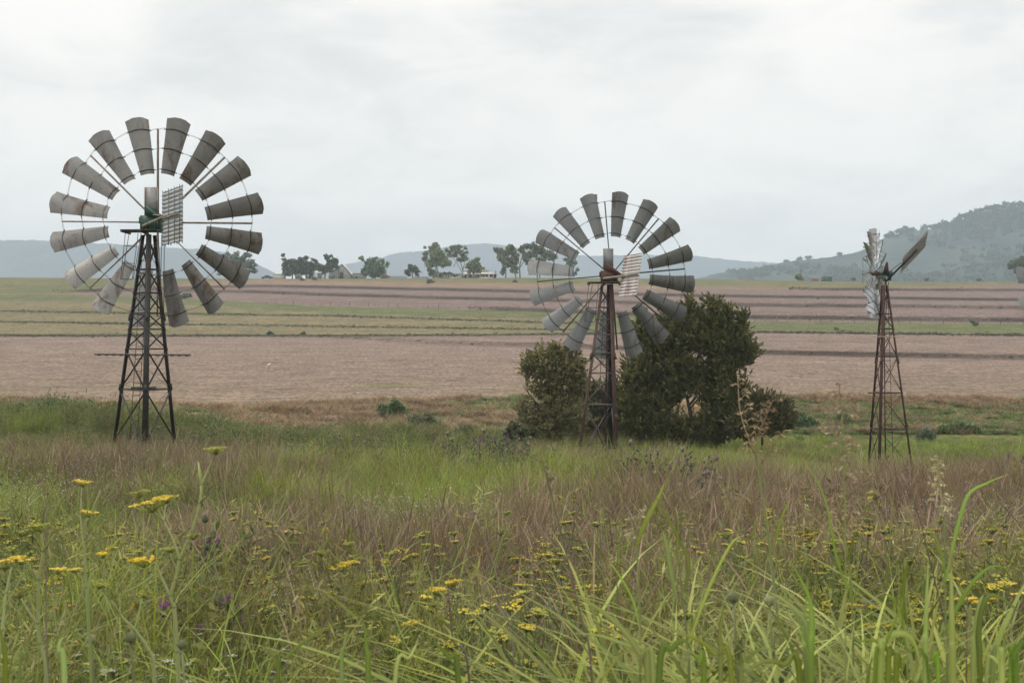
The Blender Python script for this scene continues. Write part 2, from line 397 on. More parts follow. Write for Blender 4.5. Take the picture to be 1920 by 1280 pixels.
def make_wheel(root, hub, axis, R, nblades, spin, mats, pitch=28, chord=.235, rin=.46, spokes=8, seed=0, spoke_back=.55, wob=1.0, bent=.35):
    r_=random.Random(seed)
    a=nrm(axis); e1=nrm(np.cross(a,[0,0,1])); e2=np.cross(e1,a)
    if e2[2]<0: e2=-e2
    fr=MB()
    hubo=MB(); hubo.tube(hub-a*.22,hub+a*.22,R*.045,R*.045,14); hubo.tube(hub-a*.10,hub-a*.06,R*.085,R*.085,16); hubo.tube(hub+a*.12,hub+a*.16,R*.085,R*.085,16)
    wheel=build('wheel',hubo,mats['iron'],root,origin=hub)
    def rad(th): return math.sin(th)*e1+math.cos(th)*e2
    def tan(th): return math.cos(th)*e1-math.sin(th)*e2
    Ro=R*.885; Rm=R*.70; Ri=R*.50
    for k in range(spokes):
        th=math.radians(spin+k*360/spokes); s=MB()
        s.tube(hub-a*(.10)+rad(th)*R*.05, hub+rad(th)*Ro*1.0-a*.03, R*.0065,R*.0065,5)
        s.tube(hub+a*(.16)+rad(th+.02)*R*.05, hub+rad(th+.006)*Ro*1.0+a*.03, R*.0065,R*.0065,5)
        s.bar(hub+rad(th)*Ro*.985-a*.05,hub+rad(th)*Ro*1.005+a*.05,.03,.03)
        build('spoke',s,mats['spoke'],wheel,origin=hub)
    # wind rings as straight wires between the straps
    ths=[math.radians(spin+360/nblades*(k+.5)) for k in range(nblades)]
    P=math.radians(pitch)
    for ring,rr in enumerate((Ro,Rm,Ri)):
        s=MB(); pts=[]
        for k in range(nblades):
            th0=ths[k]; wv=chord*R*(.56+.44*((rr/R-rin)/(1-rin)))/2+.03
            for sg in (-1,-.5,0,.5,1):
                pts.append(hub+rr*rad(th0)+sg*(tan(th0)*math.cos(P)+a*math.sin(P))*wv+(-a*math.cos(P)+tan(th0)*math.sin(P))*chord*R*.06*(1-sg*sg))
        pts.append(pts[0]); s.poly(pts,.0055,4)
        if ring<2: s.poly([p-nrm(p-hub)*.03*R/3.8 for p in pts],.004,4)
        build('rim',s,mats['wire'],wheel,origin=hub)
    for k,th in enumerate(ths):
        bp=P+math.radians(r_.uniform(-2,2)*wob); th=th+math.radians(r_.uniform(-.6,.6)*wob)
        c=tan(th)*math.cos(bp)+a*math.sin(bp); n=-a*math.cos(bp)+tan(th)*math.sin(bp); rv=rad(th)
        nu,nv=9,7; G=np.zeros((nv,nu,3))
        def pt(u,v,off=0.):
            rr=R*(rin+(1-rin)*v); hw=chord*R*(.56+.44*v)/2
            return hub+rv*(rr+R*.016*(1-u*u)*(.3+v)-R*.012*v)+c*u*hw+n*(chord*R*.13*(1-u*u)*(.6+.4*v)+off)
        for i in range(nv):
            for j in range(nu): G[i,j]=pt(-1+2*j/(nu-1),i/(nv-1))
        dn=np.array([[r_.gauss(0,1) for _ in range(3)] for _ in range(3)]); ui=np.linspace(0,2,nu); vi=np.linspace(0,2,nv)
        DN=np.array([[sum(dn[a_,b_]*max(0,1-abs(v_-a_))*max(0,1-abs(u_-b_)) for a_ in range(3) for b_ in range(3)) for u_ in ui] for v_ in vi]); G+=n*(DN*.006*R)[:,:,None]
        G[-1]-=rv*(np.abs(np.linspace(-1,1,nu))>.6)[:,None]*R*.006
        if r_.random()<bent:   # bent corner
            G[-1,-1]+=n*r_.uniform(-.03,.03)*R; G[-1,-2]+=n*r_.uniform(-.015,.015)*R
        m=MB(); m.grid(G); m.grid(G[:,::-1]-n*.003)
        bl=build('blade',m,mats['sheet'],wheel,origin=hub,smooth=True)
        # curved straps that hold the blade
        for rr in (Ro,Rm,Ri):
            st=MB(); v=(rr/R-rin)/(1-rin)
            pts=[pt(-1+2*j/8,v,.012) for j in range(9)]
            pts=[pts[0]-c*.05-n*.03-rv*.02,pts[0]-c*.03]+pts+[pts[-1]+c*.03,pts[-1]+c*.05-n*.03-rv*.02]
            st.poly(pts,R*.0046,5)
            build('strap',st,mats['strap'],wheel,origin=hub)
    return wheel

def make_windmill(P):
    d=P['d']; k=d/F
    bx=(P['base_px']-960)*k; by=d
    bz=gz(bx,by)
    root=thing('windmill',P['label'],'windmill',(bx,by,bz),'old farm windmills standing in the long grass')
    hub=W(*P['hub'],d)+np.array([0,P.get('hub_dy',1.0),0])
    hub=np.array([ (P['hub'][0]-960)/F*hub[1], hub[1], EYE-(P['hub'][1]-640)/F*hub[1]])
    topz=EYE-(P['top_py']-640)*k; topx=(P['top_px']-960)*k; topr=P['r_top']
    base=np.array([bx,by,bz]); top=np.array([topx,by+P.get('top_dy',0),topz])
    ths=[math.radians(P['theta']+120*i) for i in range(3)]
    def leg_pt(i,z):
        f=(z-P['base_z'])/(topz-P['base_z']); r=P['r_base']*(1-f)+topr*f
        cxy=base*(1-f)+top*f
        return np.array([cxy[0]+r*math.cos(ths[i]),cxy[1]+r*math.sin(ths[i]),z])
    P['base_z']=EYE-(P['base_py']-640)*k
    M=P['mats']
    for i in range(3):
        s=MB(); lo=leg_pt(i,P['base_z']-.5); hi=leg_pt(i,topz)
        s.angle(lo,hi,P.get('leg_w',.11),.012,[math.cos(ths[i]),math.sin(ths[i]),0])
        # bolted splices
        for f in (.3,.62):
            q=lo*(1-f)+hi*f; dd=nrm(hi-lo); s.tube(q-dd*.12,q+dd*.12,P.get('leg_w',.11)*.42,None,6)
        build('leg',s,M['legs'][i],root)
    bw=P.get('brace_w',1.0); levels=[EYE-(y-640)*k for y in P['girts']]
    for z in levels:
        s=MB()
        for i in range(3):
            s.bar(leg_pt(i,z),leg_pt((i+1)%3,z),.04,.012,(0,0,1)); s.bar(leg_pt(i,z)+[0,0,.02],leg_pt((i+1)%3,z)+[0,0,.02],.010,.05,(0,0,1))
        build('girt',s,M['brace'],root)
    zs=[topz-.15]+levels
    if levels[-1]-P['base_z']>1: zs.append(P['base_z']-.2)
    for a_,b_ in zip(zs[:-1],zs[1:]):
        if abs(a_-b_)<.45: continue
        s=MB()
        for i in range(3):
            j=(i+1)%3
            s.bar(leg_pt(i,a_),leg_pt(j,b_),.036*bw,.010,(0,0,1)); s.bar(leg_pt(j,a_),leg_pt(i,b_),.036*bw,.010,(0,0,1))
        build('cross_brace',s,M['brace'],root)
    # pump pipe down the middle
    s=MB(); cx=np.array([topx,by+P.get('top_dy',0),topz])
    pr=P.get('pipe_r',.03)
    s.tube(np.array([bx*.5+topx*.5,by,P['base_z']-.5]),cx,pr,pr,8)
    build('pump_rod',s,M['pipe'],root)
    # access ladder inside the frame
    if P.get('ladder'):
        lx,w_=P['ladder']; s=MB(); x0=(lx-960)*k; ww=w_*k/2
        f0=np.array([x0,by-.15,P['base_z']-.2]); f1=np.array([(P['top_px']+ (lx-P['base_px'])*.3-960)*k,by-.05,topz-.5])
        for sg in (-1,1): s.tube(f0+[sg*ww,0,0],f1+[sg*ww*.8,0,0],.012,None,5)
        n=int((f1[2]-f0[2])/.42)
        for i in range(1,n):
            q=f0+(f1-f0)*i/n; s.tube(q-[ww,0,0],q+[ww,0,0],.010,None,4)
        build('ladder',s,M['legs'][0],root)
    for (x0,x1,y,dy,mt,th) in P.get('planks',[]):
        s=MB(); p0=W(x0,y,d+dy); p1=W(x1,y+(1.5 if x1-x0>100 else 0),d+dy); s.bar(p0,p1,.22,th)
        if x1-x0>100:
            n=13
            for i in range(n):
                q=p0+(p1-p0)*(i+.5)/n; s.bar(q-[.05,0,th*.7],q+[.05,0,-th*.7],.12,th*.5)
        build('staging_plank',s,mt,root)
    # head platform
    if P.get('platform'):
        x0,x1,y=P['platform']; z=EYE-(y-640)*k; s=MB()
        xa,xb=(x0-960)*k,(x1-960)*k
        nb=5
        for i in range(nb):
            yy=by-.5+i*1.0/(nb-1); s.bar((xa,yy,z),(xb,yy,z),.16,.035)
        for xx in (xa+.05,(xa+xb)/2,xb-.05): s.bar((xx,by-.6,z-.05),(xx,by+.6,z-.05),.06,.06)
        build('platform',s,M['plat'],root)
    if P.get('hanger'):
        (xa,xb,xc,xd,yt,yb,rungs)=P['hanger']; s=MB()   # top left, top right, bottom left, bottom right
        for dy_,sh in ((-.35,0),(.25,7)):
            s.tube(W(xa+sh,yt,d+dy_),W(xc+sh*.3,yb,d+dy_),.012,None,5); s.tube(W(xb+sh*.8,yt,d+dy_),W(xd+sh*.3,yb,d+dy_),.012,None,5)
        for y in rungs+[yb]:
            f=(y-yt)/(yb-yt); s.bar(W(xa+(xc-xa)*f,y,d-.35),W(xb+(xd-xb)*f,y+1,d-.35),.025,.025)
            s.bar(W(xa+(xc-xa)*f,y,d-.35),W(xa+(xc-xa)*f+4,y,d+.25),.02,.02)
        build('hanging_ladder',s,M['hang'],root)
    if P.get('lever'):
        s=MB()
        for (x0,y0,x1,y1,dy_) in P['lever']: s.tube(W(x0,y0,d+dy_),W(x1,y1,d+dy_),.014,None,5)
        build('furling_rod',s,M['hang'],root)
    P['root']=root; P['hubp']=hub; P['k']=k; P['top']=top
    return root

def gearbox(P, g, mat, boxw=34, boxh=36):
    """angular cast gear case with a sloping brace plate and the main shaft"""
    root=P['root']; k=P['k']; d=P['d']; s=MB()
    c=W(g[0],g[1],d); w=boxw*k; h=boxh*k
    s.box(c+[-w*.42,-.28,-h*.5],c+[w*.30,.30,h*.18])
    s.box(c+[-w*.5,-.2,-h*.15],c+[-w*.42,.2,h*.12])
    s.box(c+[-w*.22,-.22,h*.18],c+[w*.22,.24,h*.5])
    # sloping web
    V=[]
    for yy in (-.30,-.24):
        V+=[c+[-w*.2,yy,h*.55],c+[-w*.1,yy,h*.62],c+[w*.75,yy,0],c+[w*.72,yy,-h*.12],c+[-w*.2,yy,h*.2]]
    s.add(V,[(0,1,6,5),(1,2,7,6),(2,3,8,7),(3,4,9,8),(4,0,5,9)],[(0,4,3),(0,3,2),(0,2,1),(5,8,9),(5,7,8),(5,6,7)])
    s.tube(c+[w*.1,-.35,-h*.1],P['hubp'],.075,.06,10)
    s.tube(c+[w*.45,-.1,-h*.5],c+[w*.45,-.1,h*.1],.09,.06,8)
    for q in range(4): s.tube(c+[-w*.3+q*w*.18,-.33,-h*.38],c+[-w*.3+q*w*.18,-.27,-h*.38],.025,None,6)
    o=build('gearbox',s,mat,root)
    return o

def vane(P, centre, bdir, length, height, mat, ncorr=14, battens=3, up=(0,0,1), amp=.022, along='boom', cut=0):
    """corrugated tail sheet: bdir = direction of the boom"""
    b=nrm(bdir); u=np.array(up,float); u=u-b*np.dot(u,b)*(1 if P.get('sq',1) else 0); u=nrm(u); n=nrm(np.cross(b,u))
    nv=ncorr*6+1; nu=6; G=np.zeros((nu,nv,3))
    for i in range(nu):
        for j in range(nv):
            s_=-.5+i/(nu-1); h_=-.5+j/(nv-1)
            ss_=s_*length
            if cut: ss_+= -cut*abs(h_)*2*max(0,s_)
            G[i,j]=centre+b*ss_+u*h_*height+n*amp*math.sin(2*math.pi*ncorr*(h_+.5))
    m=MB(); m.grid(G); m.grid(G[::-1]+n*.004)
    o=build('tail_vane',m,mat,P['root'],smooth=True)
    return o,b,u,n

mats1=dict(iron=M_iron,spoke=M_strut,wire=M_greyiron,strap=M_rustred if False else M_iron,sheet=M_sheet)
# --- left windmill
P1=dict(d=51,base_px=271,base_py=822,top_px=279,top_py=440,r_base=1.27,r_top=.30,theta=44.5,hub=(295.5,417),hub_dy=1.0,
  label='large windmill on a black iron tower, galvanised blades and green gearbox, at the left',
  girts=[506,550,588,618,655,731],leg_w=.13,pipe_r=.06,brace_w=2.0,
  mats=dict(legs=[M_iron,M_iron,M_iron],brace=M_iron,pipe=M_greyiron,plat=M_plank,hang=M_greyiron),
  planks=[(179,357,664,-.5,M_plank,.05),(247,292,727,-.3,M_plank,.08)],platform=(233,306,433),
  hanger=(235,259,226,248,437,523,[461,493]),lever=[(303,440,300,590,.2),(308,440,307,590,.3),(297,440,303,590,-.2)],ladder=(252,14))
make_windmill(P1)
gearbox(P1,(283,413),M_green,40,44)
make_wheel(P1['root'],P1['hubp'],(math.sin(math.radians(-5)),math.cos(math.radians(-5)),0),3.85,16,0,mats1,seed=1)
k=P1['k']; s=MB(); c=W(283.5,378,P1['d']); s.box(c+[-12.5*k,-.02,-27*k],c+[12.5*k,.02,27*k]); s.box(c+[-12.5*k,-.035,-27*k],c+[-11*k,-.02,27*k]); s.box(c+[11*k,-.035,-27*k],c+[12.5*k,-.02,27*k])
build('side_vane',s,M_sheet,P1['root'])
cg=W(280,417,P1['d']); 
va=W(305,410,49.4); vb=W(342,400,47.1); va[2]=vb[2]=W(324,405,48.2)[2]; vc=(va+vb)/2; bd=vb-va
o,b_,u_,n_=vane(P1,vc,bd,float(np.linalg.norm(bd)),1.84,M_corr,13,amp=.035)
s=MB()
for f in (-.48,-.15,.18,.47): s.bar(vc+b_*f*2.35-u_*.97+n_*.045,vc+b_*f*2.35+u_*.97+n_*.045,.03,.02,n_); s.bar(vc+b_*f*2.35-u_*.97-n_*.045,vc+b_*f*2.35+u_*.97-n_*.045,.05,.02,n_)
build('vane_batten',s,M_sheet2,P1['root'])
s=MB(); s.tube(cg+[-.15,-.3,-.15],vc-b_*.9+n_*.06+u_*.05,.055,.05,8); s.tube(cg+[.2,-.3,.25],vc-b_*1.1+n_*.06+u_*.1,.02,.02,6)
s.tube(vc-b_*1.0+n_*.07,vc+b_*1.0+n_*.07,.035,.03,6)
build('tail_boom',s,M_strut,P1['root'])

# --- middle windmill
P2=dict(d=55,base_px=1129,base_py=862,top_px=1140,top_py=533,r_base=.98,r_top=.27,theta=64,hub=(1145.5,516),hub_dy=1.0,
  label='rusty brown windmill in front of the dark bushes, tail sheet striped red and white',
  girts=[577,600,628,662,700,758],brace_w=1.6,leg_w=.13,pipe_r=.04,
  mats=dict(legs=[M_iron,M_rust,M_rustred],brace=M_greyiron,pipe=M_rustred,plat=M_plank,hang=M_greyiron),
  platform=(1102,1166,530),planks=[(1110,1152,664,-.1,M_plank,.06),(1094,1152,759,-.35,M_rustred,.03)],
  hanger=(1104,1122,1096,1116,533,602,[562,576]),lever=[(1146,533,1157,655,.3),(1149,533,1158,655,.3)],ladder=(1122,12))
make_windmill(P2)
gearbox(P2,(1140,514),M_rustred,32,34)
mats2=dict(iron=M_rust,spoke=M_greyiron,wire=M_greyiron,strap=M_iron,sheet=M_sheet2)
make_wheel(P2['root'],P2['hubp'],(math.sin(math.radians(2)),math.cos(math.radians(2)),0),3.28,16,-5,mats2,seed=2)
k=P2['k']; s=MB(); c=W(1140.5,485,P2['d']); s.box(c+[-9.5*k,-.02,-19*k],c+[9.5*k,.02,19*k]); s.box(c+[-9.5*k,-.035,-19*k],c+[-8*k,-.02,19*k])
build('side_vane',s,M_sheet2,P2['root'])
va=W(1166,520,53.6); vb=W(1198,512,51.8); va[2]=vb[2]=W(1181,516,52.7)[2]; vc=(va+vb)/2; bd=vb-va
P2['sq']=1
o,b_,u_,n_=vane(P2,vc,bd,1.95,1.56,M_corr_red,13,up=(.14,0,1),amp=.03)
s=MB(); s.tube(W(1132,522,P2['d']-.3),vc+n_*.07-u_*.02-b_*.5,.05,.045,8); s.bar(vc-b_*.97+n_*.06,vc+b_*.97+n_*.06,.07,.04,n_)
build('tail_boom',s,M_strut,P2['root'])

# --- fourth windmill, its wheel reaching in at the right edge
P4=dict(d=56,base_px=2052,base_py=900,top_px=2057,top_py=540,r_base=1.0,r_top=.27,theta=45,hub=(2062,522),hub_dy=1.0,
  label='pale windmill wheel reaching in at the right edge of the frame',
  girts=[590,640,700,780],leg_w=.12,pipe_r=.04,
  mats=dict(legs=[M_iron,M_rust,M_rustred],brace=M_greyiron,pipe=M_rustred,plat=M_plank,hang=M_greyiron),platform=(2021,2081,536))
make_windmill(P4); gearbox(P4,(2055,520),M_rustred,32,34)
make_wheel(P4['root'],P4['hubp'],(math.sin(math.radians(4)),math.cos(math.radians(4)),0),3.28,16,-9,mats2,seed=4)

# --- right windmill, wheel seen edge-on
P3=dict(d=58,base_px=1662,base_py=884,top_px=1658,top_py=535,r_base=1.10,r_top=.16,theta=-.5,hub=(1640,513),hub_dy=.25,
  label='slim rusty windmill at the right with its bright wheel seen edge on',
  girts=[589,617,669,737,805.6,877],leg_w=.085,pipe_r=.02,
  mats=dict(legs=[M_rustred]*3,brace=M_rustred,pipe=M_rustred,plat=M_plank,hang=M_greyiron),
  planks=[(1633,1696,631,-.35,M_paleplank,.03),(1628,1686,736,-.3,M_plank,.05)],ladder=(1667,13))
make_windmill(P3)
root=P3['root']; k=P3['k']; hub=P3['hubp']
ax=nrm((-.90,.436,0))
mats3=dict(iron=M_rust,spoke=M_greyiron,wire=M_greyiron,strap=M_greyiron,sheet=M_sheet3)
make_wheel(root,hub,ax,1.84,15,5,mats3,pitch=33,chord=.34,rin=.38,spokes=5,seed=3,wob=3.0,bent=.9)
s=MB(); s.tube(hub+ax*.25,hub-ax*.55,.05,.07,10); c=hub-ax*.5
s.box(c+[-.08,-.10,-.10],c+[.2,.12,.09]); s.tube(c+[.1,0,-.3],c+[.1,0,-.1],.07,.10,10)
build('gearbox',s,M_teal,root)
s=MB(); a0=W(1655,512,58); 
pts=[W(1655,513,57.8),W(1667,513,57.8),W(1665,491,57.8),W(1662,492,57.8)]
s.add([p for p in pts]+[p+[0,.05,0] for p in pts],[(0,1,2,3),(7,6,5,4),(0,4,5,1),(1,5,6,2),(2,6,7,3),(3,7,4,0)])
build('side_vane',s,M_rustred,root)
p0=W(1664,526,57.9); pm=W(1714,473,57.2); bd=pm-p0
L=np.linalg.norm(W(1691,496,57.5)-W(1736,450,56.9))
u0=np.array([.12,-.15,1.0])
vc=W(1714,473,57.2); P3['sq']=0
b=nrm(bd)
n_=nrm(np.cross(b,u0)); nu,nv=5,5*8+1; G=np.zeros((nu,nv,3))
for i in range(nu):
    for j in range(nv):
        G[i,j]=vc+b*(-.5+i/(nu-1))*L*1.06+nrm(u0)*(-.5+j/(nv-1))*.66+n_*.045*math.sin(2*math.pi*5*j/(nv-1))
m=MB(); m.grid(G); m.grid(G[::-1]+n_*.004); build('tail_vane',m,M_corr_dark,root,smooth=True)
s=MB(); s.bar(p0-[0.05,0,.03],vc+b*.15-[0,.06,0],.06,.06); s.tube(W(1667,510,57.9),W(1690,492,57.5),.012,None,5); s.tube(W(1656,524,57.9),p0,.06,.04,6)
s.bar(W(1668,520,57.9),W(1697,492,57.5),.03,.03)
build('tail_boom',s,M_iron,root)
s=MB(); s.tube(W(1666,528,58),W(1660,600,58.1),.015,None,5); s.tube(W(1660,520,58),W(1664,560,58.05),.03,.03,6); build('furling_rod',s,M_rustred,root)
s=MB(); c=W(1649,866,57.6); s.box(c+[-.06,-.08,-.11],c+[.06,.08,.11]); s.box(c+[-.02,-.1,.11],c+[.02,.02,.15]); s.box(c+[-.075,-.09,-.03],c+[.075,.09,.0])
build('control_box',s,M_orange,root)
# ---------------------------------------------------------------- hills
def hill(name,prof,dr,d0,zb,label,col_fn,rough,nx=500,nv=40,fuzz=2.0,seed=0,back=600):
    prof=np.array(prof,float); px=np.linspace(prof[0,0],prof[-1,0],nx); py=np.interp(px,prof[:,0],prof[:,1])
    py=np.convolve(np.pad(py,6,mode='edge'),np.ones(13)/13,'valid')
    fz=(fbm(px*.12,px*0,seed,4)-.5)*fuzz*2
    Zr=EYE-(py-fz-640)/F*dr
    G=np.zeros((nv+4,nx,3)); x0=(px-960)/F
    for i in range(nv):
        v=i/(nv-1); d=d0+(dr-d0)*v
        sx=x0*dr*(.93+.07*v)
        gul=(fbm(sx*.006,np.full(nx,d*.0035),seed+3,5)-.5)*rough*math.sin(math.pi*v)**.7
        G[i,:,0]=sx; G[i,:,1]=d+(fbm(sx*.004,np.full(nx,v*2),seed+5)-.5)*120*v
        G[i,:,2]=zb+(Zr-zb)*(v**1.15*.75+.25*(3*v*v-2*v**3))+gul*np.clip((Zr-zb)/80,0,1)
    for q in range(4):
        G[nv+q]=G[nv-1]; G[nv+q,:,1]+=back*(q+1)/4; G[nv+q,:,2]=Zr+(zb-Zr)*((q+1)/4)
    m=MB(); m.grid(G)
    o=build(name,m,col_fn,smooth=True); tag(o,label,None,None,'structure'); return o,G

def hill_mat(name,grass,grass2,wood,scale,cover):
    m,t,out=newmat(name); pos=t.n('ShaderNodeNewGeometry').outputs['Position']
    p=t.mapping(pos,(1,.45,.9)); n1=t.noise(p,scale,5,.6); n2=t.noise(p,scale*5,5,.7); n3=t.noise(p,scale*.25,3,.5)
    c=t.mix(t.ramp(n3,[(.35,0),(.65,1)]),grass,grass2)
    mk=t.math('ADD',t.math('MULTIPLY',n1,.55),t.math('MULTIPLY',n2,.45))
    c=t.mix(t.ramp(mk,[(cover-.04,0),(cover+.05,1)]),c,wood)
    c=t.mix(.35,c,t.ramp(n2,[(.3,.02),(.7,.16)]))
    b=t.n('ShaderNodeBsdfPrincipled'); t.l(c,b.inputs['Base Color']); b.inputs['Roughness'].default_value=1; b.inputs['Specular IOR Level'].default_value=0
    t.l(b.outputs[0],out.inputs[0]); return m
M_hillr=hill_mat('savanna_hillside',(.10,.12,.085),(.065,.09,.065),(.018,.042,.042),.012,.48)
M_hillf=hill_mat('haze_tinted_forested_hills',(.042,.072,.088),(.036,.06,.075),(.024,.044,.056),.006,.48)  # forest colour tinted blue to add to the haze over the far hills
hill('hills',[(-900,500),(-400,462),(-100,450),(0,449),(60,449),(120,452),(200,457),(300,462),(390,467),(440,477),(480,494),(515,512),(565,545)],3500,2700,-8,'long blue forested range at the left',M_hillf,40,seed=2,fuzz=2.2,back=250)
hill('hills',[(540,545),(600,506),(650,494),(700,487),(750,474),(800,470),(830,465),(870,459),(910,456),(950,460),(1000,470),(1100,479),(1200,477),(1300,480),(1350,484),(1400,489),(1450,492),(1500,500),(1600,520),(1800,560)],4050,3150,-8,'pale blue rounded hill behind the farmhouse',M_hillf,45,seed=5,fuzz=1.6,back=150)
RH=[(1180,545),(1300,524),(1345,512),(1400,505),(1450,496),(1500,487),(1550,483),(1600,475),(1625,467),(1650,451),(1680,438),(1720,431),(1760,428),(1790,416),(1820,405),(1850,396),(1880,389),(1920,387),(2050,396),(2300,430),(2700,500),(3000,560)]
hr,RG=hill('hills',RH,1900,950,12,'olive hill dotted with trees rising at the right',M_hillr,30,nx=700,nv=90,seed=8,fuzz=1.2)

# ---------------------------------------------------------------- trees
def d_at(px,py,d0=58,d1=520):
    for dd in np.arange(d0,d1,.5):
        if 640-F*(gz((px-960)*dd/F,dd)-EYE)/dd<=py: return float(dd)
    return float(d1)
M_leaf=mat_plant('gum_tree_leaves',.35,.12,.015,3.4)
M_leafb=mat_plant('bottlebrush_leaves',.3,.16,.018,3.0)
M_bark=mat_plain('pale_gum_bark',(.20,.17,.14),(.36,.31,.26),2,.9)
M_darkbark=mat_plain('dark_bark',(.045,.035,.028),(.09,.07,.055),5,.9)

def leaf_cloud(mb, cents, rads, n, size, colr, rs, elong=1.6, upb=.0):
    """n small leaf faces round each cluster centre"""
    k=len(cents)*n
    c=np.repeat(cents,n,0); r=np.repeat(rads,n,0)
    off=rs.normal(size=(k,3))*.52
    P=c+off*r
    a=rs.normal(size=(k,3)); a[:,2]+=upb; a/=np.linalg.norm(a,axis=1)[:,None]
    b=rs.normal(size=(k,3)); b-=a*(a*b).sum(1)[:,None]; b/=np.linalg.norm(b,axis=1)[:,None]
    s=size*(.6+.8*rs.rand(k))[:,None]
    A=a*s*elong/2; B=b*s/2
    V=np.stack([P-A,P+B*.9-A*.1,P+A,P-B*.9-A*.1],1).reshape(-1,3)
    cb=np.repeat(colr,n,0)*(.8+.4*rs.rand(k))[:,None]
    mb.add(V,np.arange(k*4).reshape(-1,4),c=np.repeat(cb,4,0))

def px_tree(name,label,cat,d,ells,trunks,leaf,ncl,nleaf,c1,c2,seed,group=None,clr=.22,bark=None,lm=None,depth=1.0,elong=1.6,upb=0,base=None,shell=.55,trunkname='trunk',rmin=2.2):
    clr=clr*1.35
    """tree from its crown masses (ellipses px,py,rx,ry at distance d) and its limbs"""
    rs=np.random.RandomState(seed); k=d/F
    if base is None:
        bx=trunks[0][0][0] if trunks else ells[0][0]; base=((bx-960)*k,d)
    loc=(base[0],base[1],gz(base[0],base[1]))
    root=thing(name,label,cat,loc,group)
    area=sum(e[2]*e[3] for e in ells); cents=[];rads=[];cols=[]
    for e in ells:
        px,py,rx,ry=e[:4]; dz=e[4] if len(e)>4 else 0
        n=max(2,int(round(ncl*rx*ry/area)))
        v=rs.normal(size=(n,3)); v/=np.linalg.norm(v,axis=1)[:,None]; q=rs.rand(n)**shell
        v=v*q[:,None]*(.78+.42*rs.rand(n)[:,None]**2)
        c=W(px,py,d+dz*k); R=np.array([rx,min(rx,ry)*depth*1.0 if rx>ry else rx*depth,ry])*k
        cents.append(c+v*R)
        rc=np.clip(clr*(.7+.6*rs.rand(n))*math.sqrt(rx*ry),rmin,99)*k
        rads.append(np.stack([rc*1.1,rc*1.1,rc*.85],1)*np.array([1,1,1 if upb<.1 else 1.5+upb])/(1 if upb<.1 else 1.15))
        f=rs.rand(n)[:,None]; cols.append(np.array(c1)*(1-f)+np.array(c2)*f)
    SP=[]
    if upb>0 and lm is M_leafb:
        for e in ells:
            px,py,rx,ry=e[:4]; n=int((26+1.5*(rx+ry))*(.35 if upb<.3 else 1)); v=rs.normal(size=(n,3)); v[:,2]+=.35; v/=np.linalg.norm(v,axis=1)[:,None]
            c=W(px,py,d); R=np.array([rx,rx if rx<ry else ry,ry])*k; q=c+v*R*rs.uniform(.62,1.0,(n,1)); dr=v*[1,1,.6]+[0,0,.75*upb+.25]; dr+=rs.normal(size=(n,3))*.3; dr/=np.linalg.norm(dr,axis=1)[:,None]
            L=rs.uniform(4,1,n)*0+(4+20*rs.rand(n)**1.6)*k*min(1.3,.6+.02*(rx+ry)); SP.append((q,dr,L))
    cents=np.concatenate(cents); rads=np.concatenate(rads); cols=np.concatenate(cols)
    mb=MB(); leaf_cloud(mb,cents,rads,nleaf,leaf,cols,rs,elong,upb)
    for (q,dr,L) in SP:
        m_=18; f=rs.rand(len(L),m_)**.8; p=q[:,None]+dr[:,None]*(f*L[:,None])[:,:,None]+rs.normal(size=(len(L),m_,3))*(.26*L[:,None,None]*(1.05-f[:,:,None])*.55)
        p=p.reshape(-1,3); dd_=np.repeat(dr,m_,0)+rs.normal(size=(len(p),3))*.45; dd_/=np.linalg.norm(dd_,axis=1)[:,None]
        b2=np.cross(dd_,rs.normal(size=(len(p),3))); b2/=np.linalg.norm(b2,axis=1)[:,None]; sz=leaf*rs.uniform(.7,1.5,(len(p),1))
        V=np.stack([p-dd_*sz,p+b2*sz*.32,p+dd_*sz,p-b2*sz*.32],1).reshape(-1,3); f2=rs.rand(len(L)).repeat(m_)[:,None]; cc=(np.array(c1)*(1-f2)+np.array(c2)*f2)*rs.uniform(.85,1.5,(len(p),1))
        mb.add(V,np.arange(len(p)*4).reshape(-1,4),c=np.repeat(cc,4,0))
    build('crown',mb,lm or M_leaf,root)
    tb=MB()
    for tr in trunks:
        pts=[W(p[0],p[1],d) for p in tr]; ws=[p[2]*k/2 for p in tr]
        if tr is trunks[0] or tr[0][1]>trunks[0][0][1]-6:
            pts[0]=np.array([pts[0][0],pts[0][1],min(pts[0][2],gz(pts[0][0],pts[0][1])-.1)])
        # bend a little
        P=[];Wd=[]
        for i in range(len(pts)-1):
            for f in (0,.5):
                q=pts[i]*(1-f)+pts[i+1]*f; 
                if f: q=q+rs.normal(size=3)*.035*np.linalg.norm(pts[i+1]-pts[i])
                P.append(q); Wd.append(ws[i]*(1-f)+ws[i+1]*f)
        P.append(pts[-1]); Wd.append(ws[-1]); tb.poly(P,Wd,7)
    # twigs from the limbs to the leaf clusters
    if trunks:
        ends=[W(tr[-1][0],tr[-1][1],d) for tr in trunks]+[W(tr[len(tr)//2][0],tr[len(tr)//2][1],d) for tr in trunks]
        for c in cents[rs.permutation(len(cents))[:min(40,len(cents))]]:
            e=min(ends,key=lambda q:np.linalg.norm(q-c)); mid=(e+c)/2+rs.normal(size=3)*.1*np.linalg.norm(c-e); mid[2]-=.05*np.linalg.norm(c-e)
            w0=max(.012,trunks[-1][-1][2]*k*.28); tb.poly([e,mid,c],[w0,w0*.7,w0*.35],4)
        build(trunkname,tb,bark or M_bark,root)
    return root

